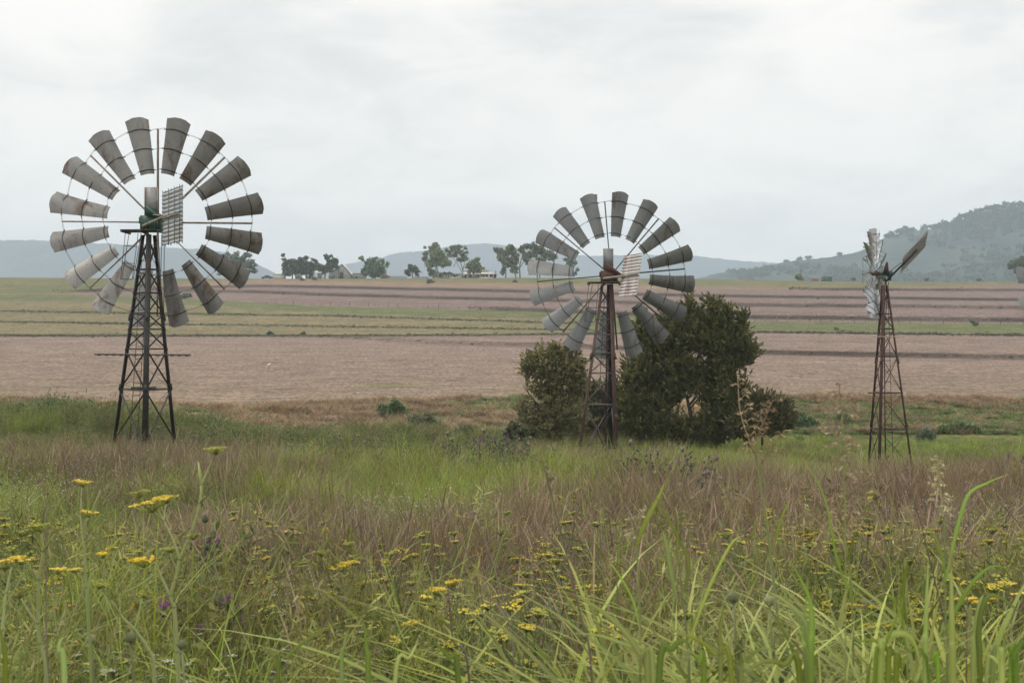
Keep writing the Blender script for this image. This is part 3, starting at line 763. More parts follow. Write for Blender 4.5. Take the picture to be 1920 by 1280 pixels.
G1=(.085,.10,.05); G2=(.045,.058,.03); G3=(.11,.11,.055); G4=(.03,.045,.025)
far='trees round the farmstead on the ridge'
px_tree('gum_tree','rounded grey-green tree seen through the lower right blades of the left windmill','tree',500,
  [(450,488,24,17),(470,497,14,12),(434,500,18,16),(425,480,10,8),(465,478,10,8),(412,505,12,12),(476,508,8,8)],[[(452,521,4),(450,500,3)],[(450,508,3),(432,492,2)]],.6,80,30,(.07,.08,.05),(.045,.055,.038),1,far)
px_tree('gum_tree','dark bushy tree left end of the clump beside the cream shed','tree',488,
  [(534,497,6,14),(531,480,4,4),(540,490,5,6),(552,500,12,16),(562,490,8,9),(548,510,16,8)],[[(548,519,3),(550,500,2)]],.55,85,30,G4,G2,2,far)
px_tree('gum_tree','broad dark tree in the middle of the clump beside the cream shed','tree',492,
  [(566,495,11,13),(572,484,6,5),(583,498,12,10),(575,507,16,9),(590,489,5,5),(594,500,8,8)],[[(575,519,4),(573,500,2)],[(584,519,3),(590,492,1.5)]],.55,85,30,G4,G2,3,far)
px_tree('gum_tree','dark tree standing against the left side of the gabled barn','tree',484,
  [(616,485,7,9),(627,488,7,8),(622,498,12,10),(608,505,12,8),(598,503,8,8),(631,500,5,7),(612,480,4,4)],[[(608,519,4),(614,498,3)],[(614,498,2),(626,488,1.5)]],.55,85,30,G2,G4,4,far)
px_tree('gum_tree','dense round green tree with a thin top right of the low white shed','tree',476,
  [(703,501,22,15),(704,512,24,10),(703,484,6,9),(683,487,5,4),(678,484,4,4),(689,492,6,6),(727,495,4,7),(715,490,8,7),(686,507,12,9),(690,500,10,8)],[[(698,524,4),(700,505,3)],[(694,500,2),(681,486,1.2)]],.5,110,30,(.06,.08,.045),(.03,.048,.03),5,far)
px_tree('gum_tree','small dark round-headed tree alone on the skyline','tree',486,
  [(772,505,12,7),(765,510,8,6),(782,510,7,6),(772,500,7,4)],[[(773,521,3),(773,508,2)]],.5,46,28,G4,(.035,.045,.028),6,far)
px_tree('gum_tree','tall gum tree on two pale trunks left of the farmhouse','tree',468,
  [(815,478,14,12),(812,466,9,8),(816,459,5,4),(822,463,4,4),(800,475,6,7),(797,466,3,3),(796,485,6,6),(827,476,10,10),(818,492,15,9),(830,490,9,10),(806,495,9,9),(840,493,9,7),(815,472,10,7)],
  [[(823,530,3.2),(820,508,2.8),(817,490,2)],[(814,523,2.6),(817,500,1.8),(812,480,1.2)],[(821,500,1.8),(832,486,1)],[(816,500,1.6),(802,482,1)]],.5,190,30,(.10,.11,.055),(.055,.065,.033),7,far)
px_tree('gum_tree','open-crowned tall gum with bare lower limbs beside the tall two-trunked gum','tree',474,
  [(853,467,9,7),(856,461,5,3),(846,463,4,4),(862,463,5,4),(866,476,6,8),(872,465,3,3),(875,473,3,3),(843,477,8,7),(838,468,4,4),(852,478,8,6),(870,485,6,6),(877,485,2,2),(862,487,6,4),(836,484,5,4)],
  [[(867,524,2.6),(868,508,2.2),(863,490,1.6),(855,472,1)],[(868,506,1.8),(871,490,1)],[(866,510,1.5),(858,495,1.2),(845,480,.8)],[(861,488,1.3),(846,470,.8)],[(850,500,1.2),(856,490,1)]],.45,110,22,(.085,.10,.055),(.05,.06,.035),8,far)
px_tree('gum_tree','leafy bright-topped tree shading the farmhouse roof','tree',470,
  [(889,497,12,10),(893,489,8,5),(884,503,12,7),(898,503,9,8),(889,509,11,6),(895,484,3,2.5),(880,495,6,6)],[[(887,523,3),(888,508,2.2)],[(892,523,1.8),(896,505,1.2)]],.5,90,28,(.095,.11,.05),(.05,.065,.033),9,far)
px_tree('shrub','low dark bush under the tall two-trunked gum','shrub',478,
  [(812,513,14,7),(806,507,8,5),(820,516,10,5)],[[(812,521,2),(812,514,1)]],.5,40,28,G4,G2,10,far)
px_tree('shrub','long dark hedge bush between the tall gum and the farmhouse','shrub',480,
  [(835,516,12,4),(846,515,9,4),(828,517,7,4)],[[(838,521,2),(838,516,1)]],.5,36,28,G4,G2,11,far)
px_tree('gum_tree','big ragged gum with a bright green left edge, left of the middle windmill','tree',462,
  [(942,480,9,14),(936,468,7,5),(930,468,4,4),(955,463,5,6),(958,471,11,9),(948,492,9,13),(962,490,10,13),(944,508,6,8),(968,480,7,10),(965,506,8,8)],
  [[(948,522,2.5),(948,500,2)],[(969,530,3.5),(965,510,3),(962,490,2)],[(962,500,2),(948,478,1.2)]],.5,190,30,(.085,.095,.052),(.045,.055,.032),12,far)
px_tree('gum_tree','wide spreading gum partly hidden behind the middle windmill wheel','tree',464,
  [(978,468,8,6),(988,461,8,5),(1000,463,10,7),(1012,468,12,8),(1025,475,12,9),(1000,476,13,9),(984,480,8,9),(1036,484,8,6),(1015,488,10,7),(990,492,9,8),(1040,478,4,4)],
  [[(975,523,3.2),(974,500,2.6),(980,480,1.6)],[(1012,524,3),(1010,500,2.4),(1008,480,1.5)],[(1010,500,2),(1028,482,1.2)],[(973,505,2),(990,480,1.4)]],.5,210,30,(.085,.095,.055),(.05,.06,.036),13,far)
px_tree('gum_tree','tall slender feathery tree showing through the left blades of the middle windmill','tree',470,
  [(1070,492,9,8),(1064,485,5,3),(1078,492,5,4),(1070,503,10,7),(1073,512,9,6),(1060,487,4,3),(1083,504,3,4)],[[(1071,523,2),(1070,500,1.4)]],.45,60,20,(.06,.085,.065),(.04,.055,.04),14,far)
px_tree('shrub','small dark bush with yellow-green top on the skyline, right of the middle windmill','shrub',480,
  [(1497,519,7,5),(1500,521,7,4),(1494,516,5,3.5)],[[(1498,526,1.6),(1498,520,1)]],.4,34,26,(.10,.11,.04),(.035,.05,.025),15)
px_tree('gum_tree','dark bushy tree behind the blades at the right edge','tree',440,
  [(1908,492,14,8),(1898,497,9,6),(1922,495,12,10),(1912,503,14,8),(1893,501,5,6),(1916,484,6,5),(1935,498,12,12)],[[(1913,532,4),(1912,510,3)],[(1913,512,2),(1922,497,1.5)]],.5,90,28,(.07,.08,.045),(.035,.045,.028),16)
px_tree('shrub','lone low bush in the terraced field right of the left windmill','shrub',d_at(349,560,150),
  [(348,554,9,4.5),(354,553,6,4.5),(344,556,6,3.5)],[[(349,560,1.6),(349,555,1)]],.3,34,26,(.055,.065,.038),(.035,.045,.028),17)
px_tree('shrub','lone small bush on the green strip at the right','shrub',d_at(1827,612,150),
  [(1827,606,5,4),(1823,604,3,3),(1831,608,3,3)],[[(1827,612,1.6),(1827,606,1)]],.16,26,26,(.05,.065,.038),(.035,.045,.03),18)
px_tree('shrub','low reddish brown bush against the dense round tree','shrub',474,
  [(719,518,6,5),(724,519,5,4)],[[(720,525,1.4),(720,519,1)]],.4,20,24,(.16,.10,.07),(.10,.075,.05),19)
for i,(px,py,dd,r,l) in enumerate([(566,524,455,4,'low dark tussock below the dark clump of trees'),(589,522,455,5,'low reddish tussock in front of the farm sheds'),(805,527,452,9,'low green bush at the foot of the two-trunked gum'),(1600,523,450,3,'tiny dark bush on the skyline left of the slim windmill'),
      (965,527,455,4,'small tussock below the big ragged gum'),(1737,523,440,4,'tiny bush on the skyline right of the slim windmill'),(1835,524,436,4,'tiny bush on the skyline near the right edge'),(505,625,214,8,'low weedy clump at the lower edge of the green strips'),(568,625,214,4,'tiny upright weed at the lower edge of the green strips'),
      (1568,616,207,4,'dark tuft on the narrow green strip')]):
    dd=d_at(px,py+r*.6,150)
    px_tree('shrub',l,'shrub',dd,[(px,py,r,r*.5),(px+r*.4,py+.5,r*.6,r*.4)],[[(px,py+r*.6,1),(px,py,.6)]],.3*dd/460,16,20,(.10,.085,.055) if 'reddish' in l else (.06,.07,.04),(.04,.05,.03),40+i)

# trees along the ridge of the right hill, each its own
def ridge_y(px): return np.interp(px,[p[0] for p in RH],[p[1] for p in RH])
far2='trees on the crest of the right hill'
lst=[(1626,9,6,'roundish tree on the hill crest left of the slim windmill wheel'),(1637,5,5,'small tree on the hill crest touching the slim windmill wheel'),(1664,7,7,'small tree on the steep part of the hill crest'),(1684,8,9,'dark tree above the windmill tail on the hill crest'),(1697,9,11,'pale feathery tree standing alone on the hill shoulder'),(1772,8,10,'round dark tree alone on the hill crest'),
 (1793,6,7,'small tree low at the left end of the crest group'),(1801,9,12,'leaning broad tree in the crest group'),(1812,6,9,'narrow tree in the crest group'),(1819,8,10,'flat-topped tree in the crest group'),(1833,9,11,'open tree with sky under its crown on the crest'),(1842,6,8,'small open tree on the crest'),(1852,10,10,'broad dark tree near the hilltop'),(1862,11,10,'dense tree left of the hilltop'),(1873,9,7,'low tree left of the hilltop'),
 (1886,8,12,'tall dark tree on the hilltop'),(1897,6,7,'low round tree just right of the hilltop'),(1911,8,11,'dark round tree right of the hilltop'),(1925,9,9,'tree at the right end of the hilltop'),(1575,5,5,'small bush-like tree on the low left spur'),(1516,7,5,'low tree on the left spur'),(1500,8,4,'flat dark tree at the end of the left spur'),(1475,6,3,'smallest tree at the far end of the left spur')]
for i,(px,r,h,l) in enumerate(lst):
    d=1885; y0=ridge_y(px)
    px_tree('hill_tree',l,'tree',d,[(px,y0-h*.62,r*.8,h*.42),(px-r*.3,y0-h*.45,r*.6,h*.4),(px+r*.35,y0-h*.5,r*.55,h*.35)],[[(px,y0+3,1.2),(px,y0-h*.4,.8)]],1.5,16,20,(.035,.042,.028),(.022,.03,.02),70+i,far2,base=((px-960)*d/F,d))
for o in bpy.data.objects:
    if o.name.startswith('hill_tree'): o.location.z=12; 
for o in bpy.data.objects:
    if o.name.startswith('hill_tree'):
        for c in o.children: c.location.z+= (np.array(o['_o'])[2]-12)

# ---------------------------------------------------------------- scattering of plants with geometry nodes
def scatter(name,label,pts,rots,scl,idx,templates,mat=None,**kw):
    me=bpy.data.meshes.new(name); n=len(pts)
    me.vertices.add(n); me.vertices.foreach_set('co',np.asarray(pts,np.float32).ravel())
    a=me.attributes.new('rot','FLOAT_VECTOR','POINT'); a.data.foreach_set('vector',np.asarray(rots,np.float32).ravel())
    a=me.attributes.new('scl','FLOAT_VECTOR','POINT'); a.data.foreach_set('vector',np.asarray(scl,np.float32).ravel())
    a=me.attributes.new('idx','INT','POINT'); a.data.foreach_set('value',np.asarray(idx,np.int32))
    o=bpy.data.objects.new(name,me); COL.objects.link(o)
    tc=bpy.data.collections.new(name+'_kinds')
    for q,tm in enumerate(templates): tc.objects.link(tm)
    ng=bpy.data.node_groups.new(name,'GeometryNodeTree')
    ng.interface.new_socket('Geometry',in_out='INPUT',socket_type='NodeSocketGeometry'); ng.interface.new_socket('Geometry',in_out='OUTPUT',socket_type='NodeSocketGeometry')
    N=ng.nodes; gi=N.new('NodeGroupInput'); go=N.new('NodeGroupOutput')
    ci=N.new('GeometryNodeCollectionInfo'); ci.inputs['Collection'].default_value=tc; ci.inputs['Separate Children'].default_value=True; ci.inputs['Reset Children'].default_value=True
    ip=N.new('GeometryNodeInstanceOnPoints'); ip.inputs['Pick Instance'].default_value=True
    def attr(nm,ty):
        x=N.new('GeometryNodeInputNamedAttribute'); x.data_type=ty; x.inputs['Name'].default_value=nm; return x.outputs['Attribute']
    L=ng.links
    L.new(gi.outputs[0],ip.inputs['Points']); L.new(ci.outputs[0],ip.inputs['Instance']); L.new(attr('idx','INT'),ip.inputs['Instance Index'])
    L.new(attr('rot','FLOAT_VECTOR'),ip.inputs['Rotation']); L.new(attr('scl','FLOAT_VECTOR'),ip.inputs['Scale']); L.new(ip.outputs[0],go.inputs[0])
    md=o.modifiers.new('plants','NODES'); md.node_group=ng
    tag(o,label,None,None,'stuff'); return o

# woodland sprinkled over the right hill
rs=np.random.RandomState(5); tm=[]
for q in range(3):
    mb=MB(); n=14; v=rs.normal(size=(n,3)); v/=np.linalg.norm(v,axis=1)[:,None]; v*=rs.rand(n,1)**.5
    c=np.array([0,0,4.2])+v*[3.4,3.4,2.2]; f=rs.rand(n,1)
    leaf_cloud(mb,c,np.tile([1.5,1.5,1.0],(n,1)),16,1.1,np.array([.038,.048,.03])*(1-f)+np.array([.022,.03,.02])*f,rs)
    mb.tube((0,0,-1),(0,0,3.5),.25,.15,5,c=(.1,.08,.06))
    tm.append(build('woodland_tree_kind',mb,M_leaf,coll=False))
nv_,nx_=RG.shape[0]-4,RG.shape[1]; P=[];S_=[]
while len(P)<5200:
    i=rs.randint(4,nv_-1); j=rs.randint(60,nx_-60); p=RG[i,j]+np.array([rs.uniform(-2,2),rs.uniform(-4,4),0])
    dens=fbm(np.array([p[0]*.004]),np.array([p[1]*.003]),77)[0]
    if p[0]<500: dens-=.14
    if p[2]>120: dens+=.3*min(1,(p[2]-120)/40)
    if rs.rand()<(dens-.36)*4: P.append(p); s_=rs.uniform(.5,1.2); S_.append((s_,s_,s_*rs.uniform(.8,1.1)))
R_=np.zeros((len(P),3)); R_[:,2]=rs.rand(len(P))*6.28
scatter('woodland','scattered dark trees over the slopes of the right hill',P,R_,S_,rs.randint(0,3,len(P)),tm)

# ---------------------------------------------------------------- the bushes round the middle windmill
bg='dark bushes round the middle windmill'
px_tree('bottlebrush_shrub','rounded olive shrub with bare side twigs left of the middle windmill tower','shrub',60.5,
  [(1037,652,8,9),(1031,685,42,32),(1010,670,18,14),(991,684,14,14),(1062,668,16,12),(1080,676,14,16),(1000,700,18,14),(1036,722,32,22),(1012,735,20,16),(1045,760,30,26),(1020,790,30,30),(1050,800,28,30),(1070,730,16,20),(1088,700,12,16),(1000,795,30,30),(1078,785,24,34),(980,760,10,14),(1085,722,14,30),(1060,700,24,26),(995,690,16,12),(1050,660,20,14)],
  [[(1040,846,9),(1036,790,7),(1028,730,5),(1022,690,3)],[(1038,790,5),(1062,730,3),(1076,690,2)],[(1030,780,4),(1003,752,2.5),(980,722,1.5)],[(1003,752,2),(988,728,1.2),(984,700,.8)]],
  .075,620,30,(.12,.115,.05),(.06,.062,.028),101,bg,bark=M_darkbark,lm=M_leafb,clr=.17,elong=1.8,upb=.15,shell=.38,rmin=4.0)
px_tree('bottlebrush_shrub','tall dark green spired bush right of the middle windmill tower','shrub',63,
  [(1293,578,6,15),(1292,600,9,14),(1336,578,7,17),(1335,605,12,18),(1362,598,8,18),(1358,620,12,16),(1393,602,6,15),(1390,625,11,18),(1204,604,8,18),(1206,630,12,16),(1253,604,9,14),(1311,596,6,12),(1280,590,6,12),(1318,612,10,14),
   (1272,630,48,32),(1325,638,34,28),(1366,645,36,30),(1402,664,12,20),(1408,656,6,6),(1380,675,22,18),(1226,650,32,28),(1200,700,34,32),(1184,720,12,12),(1257,690,38,36),(1210,750,34,36),(1195,790,34,38),(1257,735,28,26),(1240,795,30,26),(1345,690,28,24),(1352,725,32,34),(1345,770,30,44),(1372,780,24,40),(1290,690,18,18),(1305,806,30,20),(1274,815,30,18),(1296,720,20,22),(1225,800,40,34),(1320,815,44,26),(1175,815,26,26),(1180,760,24,30),(1385,735,16,28),(1400,785,26,26)],
  [[(1300,846,9),(1296,790,8),(1290,755,6),(1282,700,4.5),(1275,640,3)],[(1292,760,5),(1312,728,3.5),(1336,700,2.2)],[(1345,845,8),(1348,770,7),(1340,700,4.5),(1336,620,2.4)],[(1240,845,8),(1248,770,6.5),(1240,700,4.5),(1225,640,2.5)],[(1295,765,4),(1318,742,2.5),(1345,738,1.5)],[(1236,790,4),(1262,760,2.5)],[(1215,845,7),(1208,760,5),(1200,690,3)]],
  .085,1900,30,(.072,.072,.024),(.036,.038,.015),102,bg,bark=M_darkbark,lm=M_leafb,clr=.15,elong=2.2,upb=.6,shell=.38,rmin=4.0)
px_tree('bottlebrush_shrub','low spreading dark bush at the right end of the dark bushes','shrub',62,
  [(1450,770,24,18),(1430,758,16,14),(1418,748,8,8),(1462,762,12,9),(1472,780,14,12),(1425,785,30,26),(1455,795,26,20),(1395,795,26,26),(1480,793,8,8)],
  [[(1425,845,6),(1430,800,4),(1445,775,2)],[(1410,845,5),(1400,800,3)]],
  .085,800,32,(.072,.07,.028),(.038,.038,.018),103,bg,bark=M_darkbark,lm=M_leafb,clr=.16,elong=2.0,upb=.3,shell=.38,rmin=4.0)
px_tree('bottlebrush_shrub','small dark bush behind the middle windmill tower','shrub',64,
  [(1118,760,22,28),(1105,735,14,16),(1135,790,26,34),(1105,800,28,34),(1160,770,18,30),(1150,735,12,16)],
  [[(1120,848,5),(1118,770,3)],[(1150,848,4),(1150,770,2.5)]],
  .085,560,30,(.07,.068,.028),(.036,.036,.018),104,bg,bark=M_darkbark,lm=M_leafb,clr=.16,elong=2.0,upb=.3,shell=.4,rmin=4.0)
px_tree('bottlebrush_shrub','low dark bush at the left foot of the olive shrub','shrub',59,
  [(965,808,16,16),(985,815,16,12),(1000,812,14,12)],[[(975,846,4),(975,815,2)]],
  .10,110,36,(.065,.07,.03),(.035,.04,.02),105,bg,bark=M_darkbark,lm=M_leafb,clr=.2)
# thick grass clumps in front of the field
gp='weedy clumps at the foot of the field'
for i,(px,py,rx,ry,dd,l,c1) in enumerate([(733,771,26,13,84,'dark green round clump at the foot of the field',(.055,.075,.035)),(795,800,28,16,68,'dark clump in front of the dark green round clump',(.055,.065,.035)),(870,815,16,9,66,'small dark clump left of the dark bushes',(.05,.06,.035)),
     (1508,796,30,9,84,'low dark green clump between the bushes and the slim windmill',(.045,.075,.03)),(1735,820,16,12,70,'dull green clump right of the slim windmill',(.06,.075,.045)),(1800,805,40,8,88,'long low green clump at the right',(.07,.09,.04)),
     (110,775,60,16,66,'large dark green weed clump left of the left windmill',(.06,.08,.04)),(40,785,50,18,64,'dark weed mound at the left edge',(.06,.085,.04)),(380,800,50,10,68,'low dark weeds right of the left windmill legs',(.06,.07,.035)),(1580,790,20,9,80,'small weed clump beside the slim windmill',(.06,.085,.035))]):
    dd=d_at(px,py+ry); ry=ry*1.0
    px_tree('weed_clump',l,'plant',dd,[(px,py,rx,ry),(px-rx*.4,py+ry*.3,rx*.6,ry*.7),(px+rx*.45,py+ry*.25,rx*.6,ry*.8)],[],.13,90,60,c1,tuple(x*.65 for x in c1),200+i,gp,lm=M_leaf,clr=.2,elong=2.4,upb=1.0,shell=.5,base=((px-960)*dd/F,dd))

# ---------------------------------------------------------------- farm buildings on the ridge
M_white=mat_plain('cream_weatherboard',(.62,.60,.52),(.72,.70,.62),.6,.8)
M_roofp=mat_plain('pale_pink_iron_roof',(.52,.46,.43),(.60,.55,.51),.5,.6)
M_roofg=mat_plain('pale_iron_roof',(.55,.55,.55),(.66,.66,.66),.5,.6)
M_barnw=mat_plain('grey_barn_boards',(.26,.25,.26),(.40,.39,.38),.6,.9)
M_barnr=mat_plain('pale_barn_iron',(.46,.46,.43),(.58,.57,.54),.5,.7)
M_darkin=mat_plain('dark_opening_shade',(.04,.04,.045),(.06,.06,.06),1,.9)
M_rroof=mat_plain('rust_roof',(.32,.13,.08),(.40,.2,.14),.6,.9)
M_gtank=mat_plain('green_painted_iron',(.05,.13,.09),(.08,.17,.12),.7,.6)
M_redsh=mat_plain('faded_red_iron',(.30,.12,.10),(.38,.18,.15),.7,.8)
M_glass=mat_plain('window_glass',(.05,.06,.07),(.08,.09,.1),.7,.2)
def P3d(px,py,d): return W(px,py,d)
def bld(name,label,cat,px,d): 
    x=(px-960)*d/F; return thing(name,label,cat,(x,d,gz(x,d)))
def boxpx(mb,px0,px1,py0,py1,d,dep):
    a=P3d(px0,py1,d); b=P3d(px1,py0,d); mb.box((a[0],d,a[2]),(b[0],d+dep,b[2]))
D=486; k=D/F
h=bld('farmhouse','white farmhouse with pale pink pyramid roof and verandah behind the trees','house',895,D)
g0=524
s=MB(); boxpx(s,868,916,512,g0+4,D+2,9); build('wall',s,M_white,h)
def roof(mb,px0,px1,pxa,pxb,py_e,py_r,d,dep,over=0):
    a=P3d(px0,py_e,d); b=P3d(px1,py_e,d); ra=P3d(pxa,py_r,d); rb=P3d(pxb,py_r,d); ym=d+dep/2
    V=[(a[0],d,a[2]),(b[0],d,a[2]),(b[0],d+dep,a[2]),(a[0],d+dep,a[2]),(ra[0],ym,ra[2]),(rb[0],ym,rb[2])]
    mb.add(V,[(0,1,5,4),(2,3,4,5),(0,3,2,1)],[(1,2,5),(3,0,4)])
s=MB(); roof(s,868,918,893,903,508.5,498,D+1,11); build('roof',s,M_roofp,h)
s=MB(); a=P3d(866,513.5,D-1.5); b=P3d(932,513.5,D-1.5); z1=P3d(0,509,D)[2]
V=[(a[0],D-1.5,a[2]),(b[0],D-1.5,a[2]),(P3d(920,0,D)[0],D+1.2,z1),(P3d(867,0,D)[0],D+1.2,z1)]
s.add(V+[(x,y,z-.08) for x,y,z in V],[(0,1,2,3),(7,6,5,4),(0,4,5,1),(1,5,6,2),(3,2,6,7),(0,3,7,4)])
V=[(b[0],D-1.5,a[2]),(b[0],D+11,a[2]),(P3d(920,0,D)[0],D+11,z1),(P3d(920,0,D)[0],D+1.2,z1)]
s.add(V+[(x,y,z-.08) for x,y,z in V],[(0,1,2,3),(7,6,5,4),(0,4,5,1),(1,5,6,2),(3,2,6,7),(0,3,7,4)])
build('verandah_roof',s,M_roofp,h)
for px in (868,877,886,900,909,917,925,931):
    s=MB(); boxpx(s,px-.4,px+.4,513.6,g0+3,D-1.3,.15); build('verandah_post',s,M_white,h)
s=MB(); boxpx(s,898,924,519.5,g0+2,D-1.25,.1); build('verandah_rail',s,M_white,h)
s=MB(); boxpx(s,918,931,514.5,g0+1,D+3,.2); build('verandah_shade',s,M_darkin,h)  # dark sheet put in as the shade under the verandah roof
for px in (873,882,897,908,913):
    s=MB(); boxpx(s,px-1.6,px+1.6,515,520,D+1.9,.2); f=build('window',s,M_glass,h)
s=MB(); boxpx(s,850,865,513,g0+4,D-1,6); build('side_room',s,M_white,h)
s=MB(); a=P3d(848.5,512.6,D-1.6); b=P3d(866,512.6,D-1.6); s.add([(a[0],D-1.6,a[2]),(b[0],D-1.6,a[2]),(b[0],D+5.5,a[2]+.35),(a[0],D+5.5,a[2]+.35),(a[0],D-1.6,a[2]+.12),(b[0],D-1.6,a[2]+.12),(b[0],D+5.5,a[2]+.47),(a[0],D+5.5,a[2]+.47)],[(0,3,2,1),(4,5,6,7),(0,1,5,4),(1,2,6,5),(2,3,7,6),(3,0,4,7)])
build('side_room_roof',s,M_roofg,h)
s=MB(); boxpx(s,855.5,859.5,514.5,518,D-1.1,.1); build('window',s,M_glass,h)
s=MB(); boxpx(s,905.5,906.7,496.5,501,D+5,.5); build('chimney',s,M_white,h)
# barn
D=488
h=bld('gabled_barn','tall pale gabled barn with an open lean-to, beside the dark trees','barn',641,D)
def prism(mb,prof,d,dep):
    n=len(prof); A=[P3d(px,py,d) for px,py in prof]; V=[tuple(p) for p in A]+[(p[0],d+dep,p[2]) for p in A]
    c0=np.mean(A,0); V+= [tuple(c0),(c0[0],d+dep,c0[2])]
    mb.add(V,[(i,(i+1)%n,n+(i+1)%n,n+i) for i in range(n)],[(2*n,(i+1)%n,i) for i in range(n)]+[(2*n+1,n+i,n+(i+1)%n) for i in range(n)])
s=MB(); prism(s,[(627,523),(627,506),(641,494.6),(648,500.3),(657.5,514),(657.5,523)],D,11); build('wall',s,M_barnr,h)
s=MB()
for (a,b) in (((625.5,506.6),(641,494)),((641,494),(659,514.5))):
    prism(s,[a,b,(b[0],b[1]+.9),(a[0],a[1]+.9)],D-.4,12)
build('roof',s,M_roofg,h)
s=MB(); boxpx(s,634,645,505,523,D-.1,.2); build('board_front',s,M_barnw,h)
s=MB(); boxpx(s,637,643.5,510.5,522,D-.2,.3); build('door_opening',s,M_darkin,h)
def shed(label,px0,px1,pt,pb,d,mw,mr,name='farm_shed',cat='shed',dep=5,opening=None,pitch=.8):
    h=bld(name,label,cat,(px0+px1)/2,d)
    s=MB(); boxpx(s,px0,px1,pt+pitch,pb,d,dep); build('wall',s,mw,h)
    s=MB(); prism(s,[(px0-.8,pt+pitch),(px1+.8,pt+pitch),(px1+.8,pt),(px0-.8,pt)],d-.3,dep+.6); build('roof',s,mr,h)
    if opening:
        s=MB(); boxpx(s,opening[0],opening[1],opening[2],pb-.5,d-.06,.1); build('door_opening',s,M_darkin,h)
    return h
shed('low white shed between the barn and the dense round tree',661,684,511.5,523,488,M_barnw,M_roofg,opening=(667,670,517))
shed('low cream shed left of the dark clump of trees',512,532,513,523,487,M_white,M_roofg,pitch=1.6)
shed('rust-roofed shed tucked left of the gabled barn',616,626,505,523,494,M_barnw,M_rroof,pitch=4)
shed('small pale shed under the dark trees',575,588,508.5,523,498,M_barnr,M_white,opening=(579,586,512),pitch=2)
shed('tiny cream shed between the dark trees and the barn',595,601,511.5,523,496,M_barnw,M_white,pitch=1.5)
shed('small faded red shed on the skyline right of the middle windmill',1525.5,1535,522.2,528,486,M_redsh,M_redsh,pitch=1.2,dep=3)
shed('small white shed on the skyline far right of the farmhouse',553,562,506,523,499,M_barnw,M_roofg,pitch=2)
h=bld('green_tank','squat dark green tank on the skyline left of the slim windmill','tank',1551,486)
s=MB(); boxpx(s,1543,1560,519,528,486,3.2); build('body',s,M_gtank,h)
s=MB(); 
for i in range(6): boxpx(s,1543+i*3.2,1544+i*3.2,518.4,528,485.9,.1)
build('rib',s,M_gtank,h)
s=MB(); boxpx(s,1542.5,1560.5,518.6,519.3,485.8,3.6); build('lid',s,M_gtank,h)
# parked car, seen side on
h=bld('parked_car','dark low car parked on the skyline left of the cream shed','car',501,484)
s=MB(); 
z0=gz((501-960)*484/F,484); x0=(501-960)*484/F
prof=[(-1.9,.35),(-1.95,.7),(-1.2,.85),(-.7,1.28),(.6,1.3),(1.2,.9),(1.9,.8),(1.95,.35)]
V=[(x0+a,483.2,z0+b) for a,b in prof]+[(x0+a,484.9,z0+b) for a,b in prof]; n=len(prof)
s.add(V+[(x0,483.2,z0+.6),(x0,484.9,z0+.6)],[(i,(i+1)%n,n+(i+1)%n,n+i) for i in range(n)],[(2*n,(i+1)%n,i) for i in range(n)]+[(2*n+1,n+i,n+(i+1)%n) for i in range(n)])
build('body',s,mat_plain('dark_car_paint',(.05,.06,.07),(.07,.08,.09),1,.35),h)
for a in (-1.25,1.25):
    s=MB(); s.tube((x0+a,483.1,z0+.32),(x0+a,483.35,z0+.32),.32,.32,12); build('wheel',s,M_iron,h)
s=MB(); s.add([(x0-.6,483.17,z0+.88),(x0+1.0,483.17,z0+.88),(x0+.55,483.17,z0+1.22),(x0-.55,483.17,z0+1.2)],[(0,1,2,3)]); build('side_window',s,M_glass,h)
# yard fences, poles
def rail_fence(label,px0,px1,d,h_=1.2,n=9,mat=None,rails=2,name='post_and_rail_fence'):
    x0=(px0-960)*d/F; x1=(px1-960)*d/F; r=thing(name,label,'fence',(x0,d,gz(x0,d)))
    q=[np.array([x0+(x1-x0)*i/n,d,gz(x0+(x1-x0)*i/n,d)]) for i in range(n+1)]
    for p in q:
        s=MB(); s.bar(p-[0,0,.2],p+[0,0,h_],.16,.16,(0,1,0)); build('post',s,mat or M_white,r)
    for j in range(rails):
        s=MB(); zz=h_*(1-.45*j)-.1
        for a,b in zip(q[:-1],q[1:]): s.bar(a+[0,-.06,zz],b+[0,-.06,zz],.05,.12)
        build('rail',s,mat or M_white,r)
    return r
rail_fence('white rail fence between the tall gum and the farmhouse',806,848,478)
rail_fence('pale rail fence under the big ragged gum',952,1000,478,n=8)
rail_fence('pale rail fence seen through the middle windmill wheel',1012,1062,478,n=8)
rail_fence('dark low rail yard right of the dense round tree',728,762,480,n=9,mat=M_darkbark,h_=.9,rails=3)
rail_fence('dark low rail yard left of the small round tree',776,803,482,n=5,mat=M_darkbark,h_=.7,rails=2)
def pole(label,px,pyt,d,w=.12,arm=0):
    x=(px-960)*d/F; z=gz(x,d); r=thing('power_pole',label,'pole',(x,d,z)); s=MB(); s.tube((x,d,z-.3),(x,d,EYE-(pyt-640)*d/F),w,w*.7,8); build('post',s,M_darkbark,r)
    if arm: s=MB(); zz=EYE-(pyt+1-640)*d/F; s.bar((x-arm,d,zz),(x+arm,d,zz),.1,.12); build('crossarm',s,M_darkbark,r)
pole('short dark pole at the right end of the farmhouse',929.5,507,480,.14)
pole('thin pole with a short crossarm left of the slim windmill wheel',1618,487,440,.07,.5)
pole('thin pale pole rising beside the small yellow-green bush',1502,498,478,.07,0)
pole('short pole beside the dense round tree',724,509,480,.12,0)
